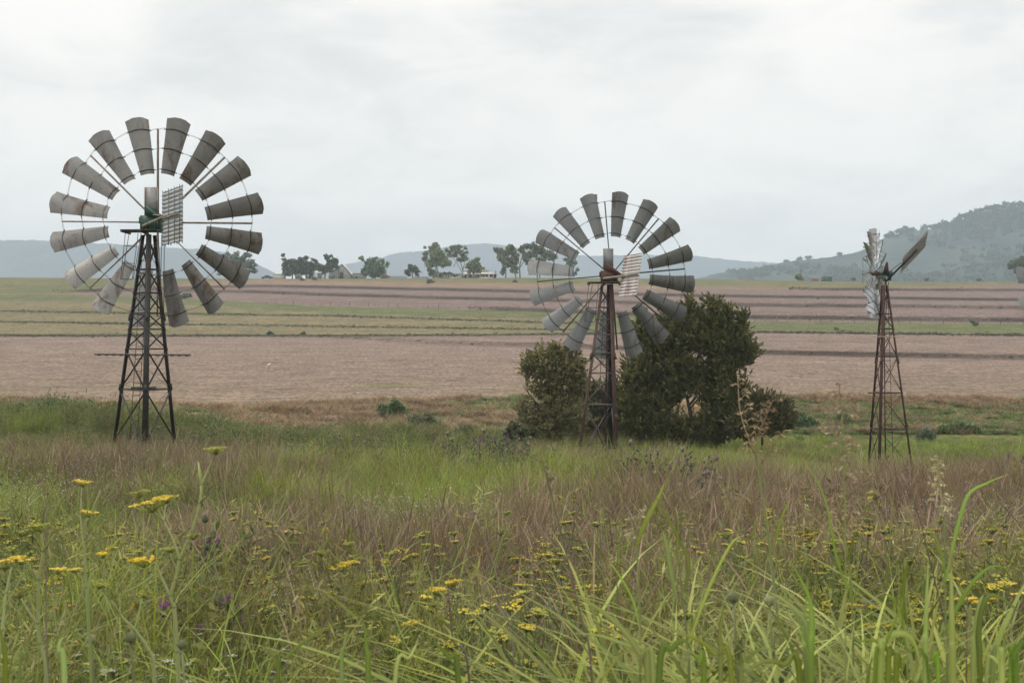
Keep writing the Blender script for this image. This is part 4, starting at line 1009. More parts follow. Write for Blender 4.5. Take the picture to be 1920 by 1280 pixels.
# wire fences across the fields
def wire_fence(label,pa,pb,da,db,n,h_=.9):
    A=np.array([(pa-960)*da/F,da]); B=np.array([(pb-960)*db/F,db]); q=[]
    for i in range(n+1):
        p=A+(B-A)*i/n+np.array([0,rnd.uniform(-.1,.1)]); q.append(np.array([p[0],p[1],gz(*p)]))
    r=thing('wire_fence',label,'fence',q[0])
    for p in q:
        s=MB(); hh=h_*rnd.uniform(.85,1.15); s.tube(p-[0,0,.2],p+[rnd.uniform(-.08,.08),0,hh],.04,.035,5); build('post',s,M_bark if rnd.random()<.5 else M_darkbark,r)
    s=MB()
    for zz in (.5,.95):
        for a,b in zip(q[:-1],q[1:]): s.tube(a+[0,0,zz],b+[0,0,zz],.008,None,3)
    build('wire',s,M_greyiron,r)
wire_fence('wire fence along the top of the narrow green strip at the right',1395,1940,d_at(1395,602,150),d_at(1900,609,150),26)
wire_fence('wire fence along the upper edge of the green strips left of centre',500,900,d_at(500,570,150),d_at(880,582,150),22)
# weathered post at the right edge
x,d=(1899-960)*46/F,46.; z=gz(x,d)
h=thing('fence_post','weathered split timber fence post leaning at the right edge','fence post',(x,d,z))
rs=np.random.RandomState(3); ang=np.linspace(0,2*np.pi,17)[:-1]; zt=EYE-(848-640)*46/F; zz=np.linspace(z-.3,zt,24); G=np.zeros((24,17,3))
for i,q in enumerate(zz):
    f=(q-z)/(zt-z); r=.13-.03*f; rr=r*(1+.16*np.sin(ang*3+1)+.12*np.sin(ang*5)+.1*rs.normal(size=16)*.4); 
    if i>20: rr=rr*(.95-.12*(i-20))
    G[i,:16,0]=x-.17*f+rr*np.cos(ang)*1.0; G[i,:16,1]=d+rr*np.sin(ang)*.8; G[i,:16,2]=q+ (0.09*np.cos(ang*1.0+.5) if i>20 else 0); G[i,16]=G[i,0]
s=MB(); s.grid(G); s.add(np.vstack([G[-1,:16],G[-1,:16].mean(0)-[0,0,.03]]),t=[(j,(j+1)%16,16) for j in range(16)])
m_,t_,out_=newmat('weathered_timber'); v_=t_.mapping(t_.n('ShaderNodeTexCoord').outputs['Object'],(1,1,.12)); n_1=t_.noise(v_,22,6,.7); n_2=t_.noise(t_.n('ShaderNodeTexCoord').outputs['Object'],4,4,.6)
c_=t_.mix(t_.ramp(n_1,[(.35,0),(.6,1)]),(.07,.06,.055),(.30,.27,.25)); c_=t_.mix(t_.ramp(n_2,[(.5,0),(.7,.6)]),c_,(.16,.11,.09))
b_1=t_.n('ShaderNodeBsdfPrincipled'); t_.l(c_,b_1.inputs['Base Color']); b_1.inputs['Roughness'].default_value=.95
bp_=t_.n('ShaderNodeBump'); bp_.inputs['Strength'].default_value=.8; bp_.inputs['Distance'].default_value=.02; t_.l(n_1,bp_.inputs['Height']); t_.l(bp_.outputs[0],b_1.inputs['Normal']); t_.l(b_1.outputs[0],out_.inputs[0])
build('timber',s,m_,h,smooth=True)
s=MB()
for q in (.35,.55,.62): s.poly([(x-.17*q+.13*math.cos(a),d+.11*math.sin(a),z+(zt-z)*q+.01*math.sin(2*a)) for a in np.linspace(0,6.283,13)],.006,4)
build('wire_wrap',s,M_iron,h)
x2,d2=(1916-960)*46.5/F,46.5; h=thing('steel_post','thin dark steel post beside the split timber post','fence post',(x2,d2,gz(x2,d2)))
s=MB(); z2=gz(x2,d2); zt2=EYE-(855-640)*d2/F; p0=np.array([x2-.1,d2,z2-.3]); p1=np.array([x2+.05,d2,zt2]); s.angle(p0,p1,.05,.01,(0,-1,0)); build('post',s,M_rust,h)
s=MB(); 
for q in (.4,.7): s.tube((x-.1,d,z+(zt-z)*q),(x2+3,d2+1,z2+(zt2-z2)*q),.004,None,3)
build('wire',s,M_greyiron,h)
# white bird in the field
d=d_at(504,692,90); x=(504.5-960)*d/F; z=gz(x,d)
zb=EYE-(683-640)*d/F
h=thing('egret','small white bird in the bare brown field','bird',(x,d,z))
s=MB(); s.poly([(x-.16,d,zb-.10),(x-.1,d,zb-.03),(x,d,zb),(x+.07,d,zb+.01),(x+.10,d,zb+.06),(x+.11,d,zb+.11),(x+.15,d,zb+.12),(x+.2,d,zb+.11)],[.02,.065,.085,.055,.026,.022,.028,.005],10)
build('body',s,mat_plain('white_feathers',(.8,.8,.78),(.85,.84,.8),8,.7),h,smooth=True)
for q in (-.03,.05):
    s=MB(); s.poly([(x+q,d,zb-.08),(x+q-.05,d,(zb+z)/2),(x+q-.02,d,z)],.008,4); build('leg',s,M_iron,h)
# ---------------------------------------------------------------- meadow plants
M_grass=mat_plant('grass_blades',.25,.34,.022,1.0,rough=.55)
M_dry=mat_plant('dry_grass_stems',.2,.32,.015,.95)
M_weed=mat_plant('weed_leaves',.25,.34,.02,1.0)
M_flower=mat_plant('flower_heads',.25,.1,.008,1.0)
def ribbons(mb,base,az,h,lean,droop,w,segs,c0,c1,rs,prof='blade',twist=0.6,cvar=.15,pw=1.6):
    n=len(h); t=np.linspace(0,1,segs+1)[None,:]
    d=np.stack([np.cos(az),np.sin(az)],1)
    hor=(lean[:,None]*t+droop[:,None]*t**2.2)*h[:,None]
    ver=h[:,None]*(t-.55*np.minimum(droop,1.2)[:,None]*t**2.6)
    P=np.zeros((n,segs+1,3)); P[:,:,0]=base[:,None,0]+d[:,None,0]*hor; P[:,:,1]=base[:,None,1]+d[:,None,1]*hor; P[:,:,2]=base[:,None,2]+ver
    if prof=='blade': wp=np.clip(1-t**pw,0.02,1)*(.55+.45*np.clip(t*4,0,1))
    elif prof=='stem': wp=1-.6*t
    elif prof=='head': wp=np.where(t<.66,.35,np.sin(np.clip((t-.62)/.38,0,1)*math.pi)*1.0+.12)
    fa=az+math.pi/2+rs.uniform(-twist,twist,n)*1.5
    sd=np.stack([np.cos(fa),np.sin(fa),np.zeros(n)],1)
    O=sd[:,None,:]*(w[:,None]*wp)[:,:,None]/2
    V=np.stack([P-O,P+O],2).reshape(-1,3)
    i=np.arange(n)[:,None]*(segs+1)*2+np.arange(segs)[None,:]*2; i=i.ravel()
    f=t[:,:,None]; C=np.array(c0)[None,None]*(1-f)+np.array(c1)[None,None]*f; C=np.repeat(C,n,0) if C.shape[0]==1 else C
    C=C*(1+rs.uniform(-cvar,cvar,(n,1,1)))
    mb.add(V,np.stack([i,i+1,i+3,i+2],1),c=np.repeat(C.reshape(n,segs+1,1,3),2,2).reshape(-1,3))
    return P
def disc(rs,n,r):
    a=rs.rand(n)*6.283; q=np.sqrt(rs.rand(n))*r; return np.stack([q*np.cos(a),q*np.sin(a),np.zeros(n)-.03],1)
def leaves(mb,P,size,c,rs,elong=3,up=.3,dirs=None):
    k=len(P); a=rs.normal(size=(k,3)) if dirs is None else dirs+rs.normal(size=(k,3))*.3
    a[:,2]+=up; a/=np.linalg.norm(a,axis=1)[:,None]; b=rs.normal(size=(k,3)); b-=a*(a*b).sum(1)[:,None]; b/=np.linalg.norm(b,axis=1)[:,None]
    s=size*(.6+.8*rs.rand(k))[:,None]; A=a*s; B=b*s/elong/1.0
    V=np.stack([P,P+A*.45+B*.5,P+A,P+A*.45-B*.5],1).reshape(-1,3)
    col=np.array(c)[None]*(.75+.5*rs.rand(k,1)); mb.add(V,np.arange(4*k).reshape(-1,4),c=np.repeat(col,4,0))
def tmpl(fn,seed,mat,name='plant_kind'):
    rs=np.random.RandomState(seed); mb=MB(); fn(mb,rs); return build(name,mb,mat,coll=False)
U=lambda rs,a,b,n: rs.uniform(a,b,n)
def t_dry(mb,rs,n=95,H=(.35,.8),red=1):
    b=disc(rs,n,.24); az=rs.rand(n)*6.28
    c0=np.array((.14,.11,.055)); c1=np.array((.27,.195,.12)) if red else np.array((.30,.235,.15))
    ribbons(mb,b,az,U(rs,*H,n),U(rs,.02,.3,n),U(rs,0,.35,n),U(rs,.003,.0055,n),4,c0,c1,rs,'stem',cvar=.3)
    m=n//2; ribbons(mb,disc(rs,m,.24),rs.rand(m)*6.28,U(rs,H[0]*1.0,H[1]*1.1,m),U(rs,.02,.3,m),U(rs,.1,.5,m),U(rs,.005,.009,m),6,c0,c1*1.1,rs,'head',cvar=.35)
    m=n//3; ribbons(mb,disc(rs,m,.22),rs.rand(m)*6.28,U(rs,.2,.5,m),U(rs,.1,.5,m),U(rs,.3,1,m),U(rs,.004,.008,m),4,(.12,.11,.05),(.22,.18,.10),rs,'blade',cvar=.3)
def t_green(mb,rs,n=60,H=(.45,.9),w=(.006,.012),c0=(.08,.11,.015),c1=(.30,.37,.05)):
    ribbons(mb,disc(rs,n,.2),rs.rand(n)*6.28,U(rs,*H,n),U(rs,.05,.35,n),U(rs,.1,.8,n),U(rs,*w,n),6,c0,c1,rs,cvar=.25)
    m=n//6; ribbons(mb,disc(rs,m,.2),rs.rand(m)*6.28,U(rs,.3,.6,m),U(rs,.1,.4,m),U(rs,.2,.8,m),U(rs,.004,.009,m),5,(.16,.13,.06),(.30,.24,.12),rs,cvar=.2)
def t_mix(mb,rs):
    t_green(mb,rs,60,(.22,.6),(.004,.009),(.14,.165,.035),(.31,.355,.08))
    ribbons(mb,disc(rs,26,.22),rs.rand(26)*6.28,U(rs,.3,.65,26),U(rs,.02,.25,26),U(rs,0,.3,26),U(rs,.003,.005,26),4,(.16,.13,.07),(.27,.21,.14),rs,'stem')
    st=disc(rs,7,.2)
    P=ribbons(mb,st,rs.rand(7)*6.28,U(rs,.25,.55,7),U(rs,.05,.25,7),U(rs,0,.2,7),U(rs,.004,.006,7),5,(.08,.10,.03),(.14,.17,.06),rs,'stem')
    q=P[:,1:].reshape(-1,3); q=np.repeat(q,5,0)+rs.normal(size=(len(q)*5,3))*.012; leaves(mb,q,.05,(.25,.27,.075),rs,3.5,.4)
def t_weed(mb,rs,c=(.17,.19,.06),H=(.35,.75),nst=11,ls=.055,per=9,el=3):
    P=ribbons(mb,disc(rs,nst,.15),rs.rand(nst)*6.28,U(rs,*H,nst),U(rs,.1,.5,nst),U(rs,0,.3,nst),U(rs,.005,.008,nst),7,(.09,.09,.04),c,rs,'stem')
    q=P[:,1:].reshape(-1,3); q=np.repeat(q,per,0)+rs.normal(size=(len(q)*per,3))*.035; leaves(mb,q,ls,c,rs,el,.35)
def t_feather(mb,rs):   # fine fennel-like foliage
    nst=6
    P=ribbons(mb,disc(rs,nst,.1),rs.rand(nst)*6.28,U(rs,.35,.8,nst),U(rs,.02,.2,nst),U(rs,0,.15,nst),U(rs,.006,.009,nst),8,(.10,.13,.05),(.17,.21,.07),rs,'stem')
    q=P[:,1:].reshape(-1,3); q=np.repeat(q,14,0)+rs.normal(size=(len(q)*14,3))*.03; leaves(mb,q,.07,(.31,.31,.08),rs,9,.5)
def umbel(mb,rs,c,r,col,stemc,nr=14,tilt=None,flat=.25):
    """flat head of little clusters on thin rays"""
    ax=np.array([rs.normal()*.10,rs.normal()*.10,1.0]) if tilt is None else np.array(tilt,float); ax/=np.linalg.norm(ax)
    a=rs.rand(nr)*6.283; q=np.sqrt(rs.rand(nr))*r; u=np.cross(ax,[1,0,0]); u/=np.linalg.norm(u); v=np.cross(ax,u)
    E=c+u*(q*np.cos(a))[:,None]+v*(q*np.sin(a))[:,None]+ax*(r*.30-flat*q*q/r*.35+rs.normal(size=nr)*r*.03)[:,None]
    root=c-ax*r*.35
    for e in E: mb.poly([root,(root*.45+e*.55)-ax*r*.06,e],[.0016+r*.012,.0012+r*.008,.001+r*.006],3,c=stemc)
    k=nr*9; P=np.repeat(E,9,0)+rs.normal(size=(k,3))*[r*.10,r*.10,r*.022]
    s=(r*.05+.0016)
    A=rs.normal(size=(k,3))*[1,1,.2]; A/=np.linalg.norm(A,axis=1)[:,None]; B=np.cross(A,[0,0,1.]+rs.normal(size=(k,3))*.4); B/=np.linalg.norm(B,axis=1)[:,None]
    V=np.stack([P-A*s,P-B*s,P+A*s,P+B*s],1).reshape(-1,3); cc=np.array(col)[None]*(.75+.45*rs.rand(k,1))
    mb.add(V,np.arange(4*k).reshape(-1,4),c=np.repeat(cc,4,0))
YEL=(.82,.67,.06); YGR=(.50,.50,.08); WHI=(.68,.68,.62); STG=(.14,.18,.06); PUR=(.30,.09,.30)
def t_fennel(mb,rs,nst=3,H=(.5,.9),col=YEL,hr=(.022,.046),stemc=STG):
    for i in range(nst):
        h=rs.uniform(*H); b=np.array([rs.normal()*.06,rs.normal()*.06,-.03]); az=rs.rand()*6.28; ln=rs.uniform(.02,.22)
        top=b+[math.cos(az)*ln*h,math.sin(az)*ln*h,h]; mid=(b+top)/2+rs.normal(size=3)*.02
        mb.poly([b,mid,top],[.004,.0032,.0022],4,c=stemc)
        umbel(mb,rs,top,rs.uniform(*hr),col if rs.rand()<.75 else YGR,stemc)
        for j in range(rs.randint(2,5)):
            f=rs.uniform(.45,.9); s_=mid+(top-mid)*(f-.5)*2 if f>.5 else b+(mid-b)*f*2
            a2=rs.rand()*6.28; e=s_+np.array([math.cos(a2)*rs.uniform(.05,.14),math.sin(a2)*rs.uniform(.05,.14),rs.uniform(.08,.22)])
            mb.poly([s_,(s_+e)/2+[0,0,-.015],e],[.0026,.002,.0016],3,c=stemc); umbel(mb,rs,e,rs.uniform(hr[0]*.6,hr[1]*.8),col if rs.rand()<.6 else YGR,stemc,10)
        q=b+(top-b)*rs.rand(26,1)*.85+rs.normal(size=(26,3))*.015; leaves(mb,q,.10,(.14,.18,.06),rs,16,.6)
def t_specks(mb,rs,col=WHI,n=26,r=.007):
    P=ribbons(mb,disc(rs,n,.25),rs.rand(n)*6.28,U(rs,.4,.75,n),U(rs,.05,.35,n),U(rs,0,.15,n),U(rs,.0025,.004,n),4,(.12,.12,.06),(.16,.15,.09),rs,'stem')
    E=P[:,-1]; 
    for k in range(3):
        a=rs.normal(size=(n,3)); a/=np.linalg.norm(a,axis=1)[:,None]; b=np.cross(a,rs.normal(size=(n,3))); b/=np.linalg.norm(b,axis=1)[:,None]
        V=np.stack([E-a*r,E-b*r,E+a*r,E+b*r],1).reshape(-1,3); mb.add(V,np.arange(4*n).reshape(-1,4),c=np.array(col))
def t_thistle(mb,rs,nst=4,H=(.5,.95)):
    c=(.12,.14,.085)
    for i in range(nst):
        h=rs.uniform(*H); b=np.array([rs.normal()*.08,rs.normal()*.08,-.03]); top=b+[rs.normal()*.12,rs.normal()*.12,h]
        pts=[b,(b+top)/2+rs.normal(size=3)*.03,top]; mb.poly(pts,[.006,.0045,.003],5,c=c)
        tips=[top]
        for j in range(4):
            f=rs.uniform(.5,.95); s_=b+(top-b)*f; e=s_+[rs.normal()*.09,rs.normal()*.09,rs.uniform(.05,.16)]; mb.poly([s_,e],[.003,.0022],4,c=c); tips.append(e)
        for e in tips:
            r=rs.uniform(.012,.02); mb.poly([e-[0,0,r*.6],e,e+[0,0,r],e+[0,0,r*1.7]],[r*.5,r,r*.9,r*.4],7,c=(.11,.12,.07))
            if rs.rand()<.6:
                n=16; a=rs.rand(n)*6.28; T=e+np.stack([np.cos(a)*r*1.0,np.sin(a)*r*1.0,np.full(n,r*2.9)],1)*rs.uniform(.8,1.1,(n,1)); B0=np.tile(e+[0,0,r*1.3],(n,1))
                leaves(mb,B0,r*2.2,PUR if rs.rand()<.65 else (.45,.38,.30),rs,4,0,dirs=(T-B0)/np.linalg.norm(T-B0,axis=1)[:,None])
        q=b+(top-b)*rs.rand(34,1)*.9; leaves(mb,q,.10,(.11,.13,.075),rs,4.5,.2)
def t_broad(mb,rs,n=9,H=(.5,.95)):
    ribbons(mb,disc(rs,n,.07),rs.rand(n)*6.28,U(rs,*H,n),U(rs,.08,.35,n),U(rs,.2,.8,n),U(rs,.012,.024,n),9,(.15,.18,.03),(.30,.33,.06),rs,cvar=.25,pw=2.2)
def t_straw(mb,rs,n=40):
    ribbons(mb,disc(rs,n,.22),rs.rand(n)*6.28,U(rs,.4,.95,n),U(rs,.02,.35,n),U(rs,0,.5,n),U(rs,.003,.0055,n),5,(.22,.18,.11),(.40,.33,.22),rs,'stem',cvar=.25)
    m=n//3; ribbons(mb,disc(rs,m,.22),rs.rand(m)*6.28,U(rs,.5,1.0,m),U(rs,.02,.3,m),U(rs,.1,.5,m),U(rs,.006,.011,m),7,(.22,.18,.11),(.42,.33,.22),rs,'head',cvar=.3)

def top_py(px,d,h): return 640-F*(gz((px-960)*d/F,d)+h-EYE)/d
# ellipses in (px, d) give each kind its ground; weights add up
def W8(px,d,ells,base=0.0):
    w=np.full(np.shape(px),base,float)
    for (a,b,ra,rb,v) in ells: w=w+v*np.exp(-((px-a)/ra)**2*1.0-((d-b)/rb)**2*1.0)
    return w
ZONES=dict(
 dry=([(330,26,260,8,6.5),(250,36,200,9,3.6),(620,12.0,290,3.4,9.0),(1150,19,270,9,3.6),(1100,44,150,8,4.5),(1740,27,300,16,3.6),(1500,17,300,6,2.2),(1250,9.5,300,3,2.2),(300,11,200,3,1.2)],.22),
 green=([(640,19,270,4.5,16.0),(880,24,200,6,12.0),(700,31,300,5,4),(1470,38,150,10,9),(100,17,190,6,4.5),(1300,33,160,5,2.5),(100,7,350,2.5,1.8),(1650,6,350,2.5,2.6),(1750,80,600,16,6),(760,4,1200,2.8,2.6),(500,7,300,2,1.4),(120,60,330,9,3.5)],.16),
 mix=([(960,5.5,1300,3.2,3.6),(960,9,1300,3,1.2),(200,15,300,7,1.0),(1600,12,500,5,1.2),(1000,13,200,4,.8)],.45),
 weed=([(120,62,330,10,3.0),(450,52,250,8,3.0),(720,47,300,8,2.6),(100,28,260,9,1.6),(1000,36,160,7,2.4),(480,12,120,3,.8),(300,47,200,7,1.8)],.2),
 feather=([(960,5.5,1200,3,1.3),(1500,10,450,4,1.6),(150,9,260,5,1.4),(500,9,400,3,.6)],.06),
 straw=([(1070,47,150,7,1.6),(1500,30,260,12,.8),(800,82,500,10,1.2),(960,7,900,4,.35)],.08),
)
NAMES=list(ZONES)
def sample(area_d,density,rs):
    """random spots in a wedge between two distances"""
    d0,d1=area_d; s=.46; n=int(density*s*(d1*d1-d0*d0)*(1+6/(d0+d1))); u=rs.rand(n); d=np.sqrt(d0*d0+u*(d1*d1-d0*d0)); q=rs.uniform(-s,s,n)
    return q*(d+3),d
rs=np.random.RandomState(42)
KT={'dry':[tmpl(lambda m,r:t_dry(m,r),i,M_dry) for i in (1,2,3)],
 'green':[tmpl(lambda m,r:t_green(m,r),i,M_grass) for i in (4,5,6)],
 'mix':[tmpl(t_mix,i,M_grass) for i in (7,8,9)],
 'weed':[tmpl(lambda m,r:t_weed(m,r),10,M_weed),tmpl(lambda m,r:t_weed(m,r,(.20,.21,.08),(.3,.65),14,.04,12,2.4),11,M_weed),tmpl(lambda m,r:t_weed(m,r,(.14,.165,.05),(.45,.85),9,.08,7,4.5),12,M_weed)],
 'feather':[tmpl(t_feather,i,M_weed) for i in (13,14,15)],
 'straw':[tmpl(t_straw,i,M_dry) for i in (16,17)]}
LAB=dict(dry=('dry_grass','reddish brown dry grass in drifts across the meadow'),green=('green_grass','long bright green grass blades in the meadow'),mix=('meadow_grass','short mixed green grass with pale stems in the near meadow'),
 weed=('leafy_weeds','dark green leafy weeds through the grass'),feather=('feathery_weeds','fine feathery yellow green foliage in the near meadow'),straw=('straw_grass','pale straw coloured seed grass'))
ACC={k:[] for k in NAMES}
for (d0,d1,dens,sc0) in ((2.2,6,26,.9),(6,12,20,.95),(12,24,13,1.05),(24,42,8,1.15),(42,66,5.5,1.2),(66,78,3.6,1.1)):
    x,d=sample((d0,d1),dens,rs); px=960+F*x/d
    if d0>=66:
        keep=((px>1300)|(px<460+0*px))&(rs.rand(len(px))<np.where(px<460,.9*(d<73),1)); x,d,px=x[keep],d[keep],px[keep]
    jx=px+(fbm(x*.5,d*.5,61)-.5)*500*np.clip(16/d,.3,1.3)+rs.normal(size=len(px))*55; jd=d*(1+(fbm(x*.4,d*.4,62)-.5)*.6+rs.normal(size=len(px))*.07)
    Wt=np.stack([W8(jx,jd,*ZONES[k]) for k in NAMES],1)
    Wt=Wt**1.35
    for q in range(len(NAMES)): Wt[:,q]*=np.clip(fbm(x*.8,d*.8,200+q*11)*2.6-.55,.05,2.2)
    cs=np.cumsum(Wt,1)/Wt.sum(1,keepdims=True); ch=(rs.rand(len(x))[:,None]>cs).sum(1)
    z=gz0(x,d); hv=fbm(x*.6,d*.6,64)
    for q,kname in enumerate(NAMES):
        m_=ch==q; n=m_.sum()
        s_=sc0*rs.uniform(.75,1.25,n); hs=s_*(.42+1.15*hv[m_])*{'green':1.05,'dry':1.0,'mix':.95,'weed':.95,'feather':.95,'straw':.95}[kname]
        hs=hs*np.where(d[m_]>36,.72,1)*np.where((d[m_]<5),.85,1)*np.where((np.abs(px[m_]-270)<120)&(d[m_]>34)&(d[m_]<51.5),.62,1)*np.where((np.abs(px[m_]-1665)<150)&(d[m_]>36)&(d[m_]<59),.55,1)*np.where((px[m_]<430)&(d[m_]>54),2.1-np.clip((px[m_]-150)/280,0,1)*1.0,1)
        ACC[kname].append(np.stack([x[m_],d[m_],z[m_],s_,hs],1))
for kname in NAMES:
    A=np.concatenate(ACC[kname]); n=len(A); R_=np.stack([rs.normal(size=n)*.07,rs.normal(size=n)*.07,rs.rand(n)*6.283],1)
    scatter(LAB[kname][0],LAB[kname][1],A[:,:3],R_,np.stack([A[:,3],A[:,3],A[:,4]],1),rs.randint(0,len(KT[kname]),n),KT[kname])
def t_tan(m,r):
    n=70; ribbons(m,disc(r,n,.24),r.rand(n)*6.28,U(r,.3,.9,n),U(r,.05,.4,n),U(r,0,.6,n),U(r,.008,.018,n),4,(.22,.16,.09),(.39,.27,.145),r,'stem',cvar=.35)
# rough dead grass left standing on the contour banks
dd=np.arange(95,470,.5); B_=[]; BS=[]
for A,Bv,h_ in BANKS+[([0,640,1000,1400,1920],[630,630,627,623,629],.5),([0,640,1050],[584,593,606],.4),([0,640,1050],[604,613,618],.4)]:
    for q in range(1500):
        px=rs.uniform(A[0],1960); 
        if px>A[-1]+40: continue
        py=np.interp(px,A,Bv)+rs.normal()*1.2
        if rs.rand()>vnoise(np.array([px*.02]),np.array([A[0]*.7+h_]),5)[0]*1.5+.05: continue
        pp=640-F*(gz0((px-960)*dd/F,dd)-EYE)/dd; j=np.argmax(pp<=py); d=dd[j]; x=(px-960)*d/F; B_.append((x,d,gz(x,d)+.05)); BS.append(.34+.5*max(0,h_-.5)+(.15 if px>1400 else 0))
n=len(B_); s_=rs.uniform(.7,2.0,n)*np.array(BS)*1.25
kb=[tmpl(lambda m,r:ribbons(m,disc(r,34,.3),r.rand(34)*6.28,U(r,.15,.4,34),U(r,.1,.6,34),U(r,0,.6,34),U(r,.02,.05,34),3,(.09,.07,.05),(.17,.13,.09),r,'stem',cvar=.4),25,M_dry),tmpl(lambda m,r:ribbons(m,disc(r,34,.3),r.rand(34)*6.28,U(r,.15,.35,34),U(r,.1,.6,34),U(r,0,.6,34),U(r,.02,.05,34),3,(.07,.08,.035),(.15,.155,.07),r,'stem',cvar=.4),26,M_dry)]
scatter('bank_grass','rough dead grass and weeds on the contour banks between the terraces',B_,np.stack([np.zeros(n),np.zeros(n),rs.rand(n)*6.28],1),np.stack([s_,s_,s_*.9],1),(rs.rand(n)<.3).astype(int),kb)
# tufts of dry and green grass beyond the windmills, along the foot of the field
P=[];K=[];S_=[]
for i in range(9000):
    px=rs.uniform(-60,2000); py=rs.uniform(742,815); d=None
    top=np.interp(px,[0,250,400,640,960,1450,1600,1920],[748,755,765,755,745,742,742,748])
    if py<top or rs.rand()>.9: continue
    P.append((px,py))
dd=np.arange(62,125,.5)
for px,py in P:
    z=gz0((px-960)*dd/F,dd); pp=640-F*(z-EYE)/dd; j=np.argmax(pp<=py) if (pp<=py).any() else -1
    if j<=0: continue
    d=dd[j]+rs.uniform(-.5,.5); x=(px-960)*d/F; S_.append((x,d,gz(x,d)))
S_=np.array(S_); px=960+F*S_[:,0]/S_[:,1]; nz=fbm(S_[:,0]*.12,S_[:,1]*.12,81)
ext=0; stony=(px>330)&(px<960)&(S_[:,1]>66)&(S_[:,1]<84)&(rs.rand(len(px))<.72)
fr=(px>300)&(px<1000)&(S_[:,1]>84)&(S_[:,1]<100); keep=~stony&((nz>.40)|(px>1380)|(px<330)|fr); S_=S_[keep]; px=px[keep]; nz=nz[keep]
kind=np.where((px>1380)&(S_[:,1]<106),np.where(rs.rand(len(px))<.8,1,0),np.where((nz>.54)&(rs.rand(len(px))<.8),1,0)); kind=np.where((px>300)&(px<1000)&(S_[:,1]>84)&(nz<.6),0,kind); n=len(S_)
kt=[tmpl(t_tan,21,M_dry),tmpl(lambda m,r:t_green(m,r,70,(.3,.6),(.010,.02),(.10,.15,.035),(.21,.29,.07)),22,M_grass)]
sc_=rs.uniform(.7,1.5,n); hs=rs.uniform(.35,.75,n)
scatter('field_edge_grass','dry and green grass tufts along the foot of the bare field',S_,np.stack([0*px,0*px,rs.rand(n)*6.28],1),np.stack([sc_*1.4,sc_*1.4,hs],1),kind,kt)

# flowers too many to count among the grass
def flower_stuff(name,label,templates,ells,n,hs=(.8,1.15),drange=(3,45),seed=0):
    r=np.random.RandomState(seed); P=[]
    w=np.array([e[4] for e in ells]); w=w/w.sum()
    for i in range(n):
        e=ells[r.choice(len(ells),p=w)]; px=e[0]+r.normal()*e[2]*.6; d=e[1]+r.normal()*e[3]*.6
        if d<drange[0] or d>drange[1]: continue
        x=(px-960)*d/F; P.append((x,d,gz(x,d)))
    n=len(P); s_=r.uniform(*hs,n)
    scatter(name,label,P,np.stack([r.normal(size=n)*.08,r.normal(size=n)*.08,r.rand(n)*6.28],1),np.stack([s_,s_,s_],1),r.randint(0,len(templates),n),templates)
TF=[tmpl(lambda m,r:t_fennel(m,r,3,(.45,.75)),31,M_flower),tmpl(lambda m,r:t_fennel(m,r,2,(.5,.85)),32,M_flower),tmpl(lambda m,r:t_fennel(m,r,3,(.4,.7),YGR),33,M_flower),tmpl(lambda m,r:t_fennel(m,r,4,(.4,.7)),34,M_flower)]
TW=[tmpl(lambda m,r:t_fennel(m,r,2,(.35,.55),WHI,(.016,.028)),35,M_flower),tmpl(lambda m,r:t_fennel(m,r,3,(.35,.5),WHI,(.014,.026)),36,M_flower)]
flower_stuff('white_wildflowers','flat white flower heads low in the near meadow',TW,[(240,5.6,120,1.0,.7),(560,7.0,160,1.3,1.0),(640,7.5,120,1,.7),(1450,8.5,260,1.6,2.2),(1750,9,160,1.4,1.0),(1300,8,160,1,.6)],120,seed=3)
TS=[tmpl(lambda m,r:t_specks(m,r),37,M_flower),tmpl(lambda m,r:t_specks(m,r,WHI,18,.006),38,M_flower)]
flower_stuff('tiny_white_flowers','tiny white flower specks on wiry stems in the grass',TS,[(90,27,110,6,3),(800,14.5,110,1.8,2),(1000,15,90,2,.8),(230,24,110,4,1),(1850,15,110,4,.8),(1550,17,120,4,.6),(60,20,120,6,2),(300,30,120,6,1)],230,(.9,1.2),seed=4)
TO=[tmpl(lambda m,r:t_specks(m,r,(.62,.30,.02),5,.009),39,M_flower)]
flower_stuff('orange_wildflowers','small orange yellow flowers dotted in the near meadow',TO,[(220,7,120,1.6,2),(600,9,140,1.8,2),(1010,12,90,3,.6),(900,10,300,3,.7)],42,(.8,1.1),seed=5)

# yellow fennel plants standing in the meadow, each its own
rsf=np.random.RandomState(77)
FZ=[(60,9,100,2.5,9,'yellow fennel plant standing in the green weeds at the left edge'),(210,8,110,2.2,9,'yellow fennel plant in the near grass below the left windmill'),(560,9,130,1.8,9,'yellow fennel plant in the brown grass left of centre'),
    (700,7,110,1.2,8,'yellow fennel plant low in the near grass left of centre'),(830,7.2,90,1.2,9,'yellow fennel plant low in the near grass at the centre'),(985,14,60,3,6,'yellow fennel plant in the brown grass below the middle windmill'),
    (1100,8.5,120,1.8,9,'yellow fennel plant in the grass below the dark bushes'),(1370,9.5,120,2,12,'yellow fennel plant among white flower heads below the dark bushes'),(1600,9,120,2,14,'yellow fennel plant in the flowery patch below the slim windmill'),
    (1660,6.5,110,1,12,'yellow fennel plant low among broad grass blades below the slim windmill'),(1830,8.5,100,2,12,'yellow fennel plant in the grass near the right edge'),(1500,16,200,4,8,'yellow fennel plant farther off in the brown grass left of the slim windmill'),(1130,5.4,200,.8,6,'yellow fennel plant in the nearest grass right of centre')]
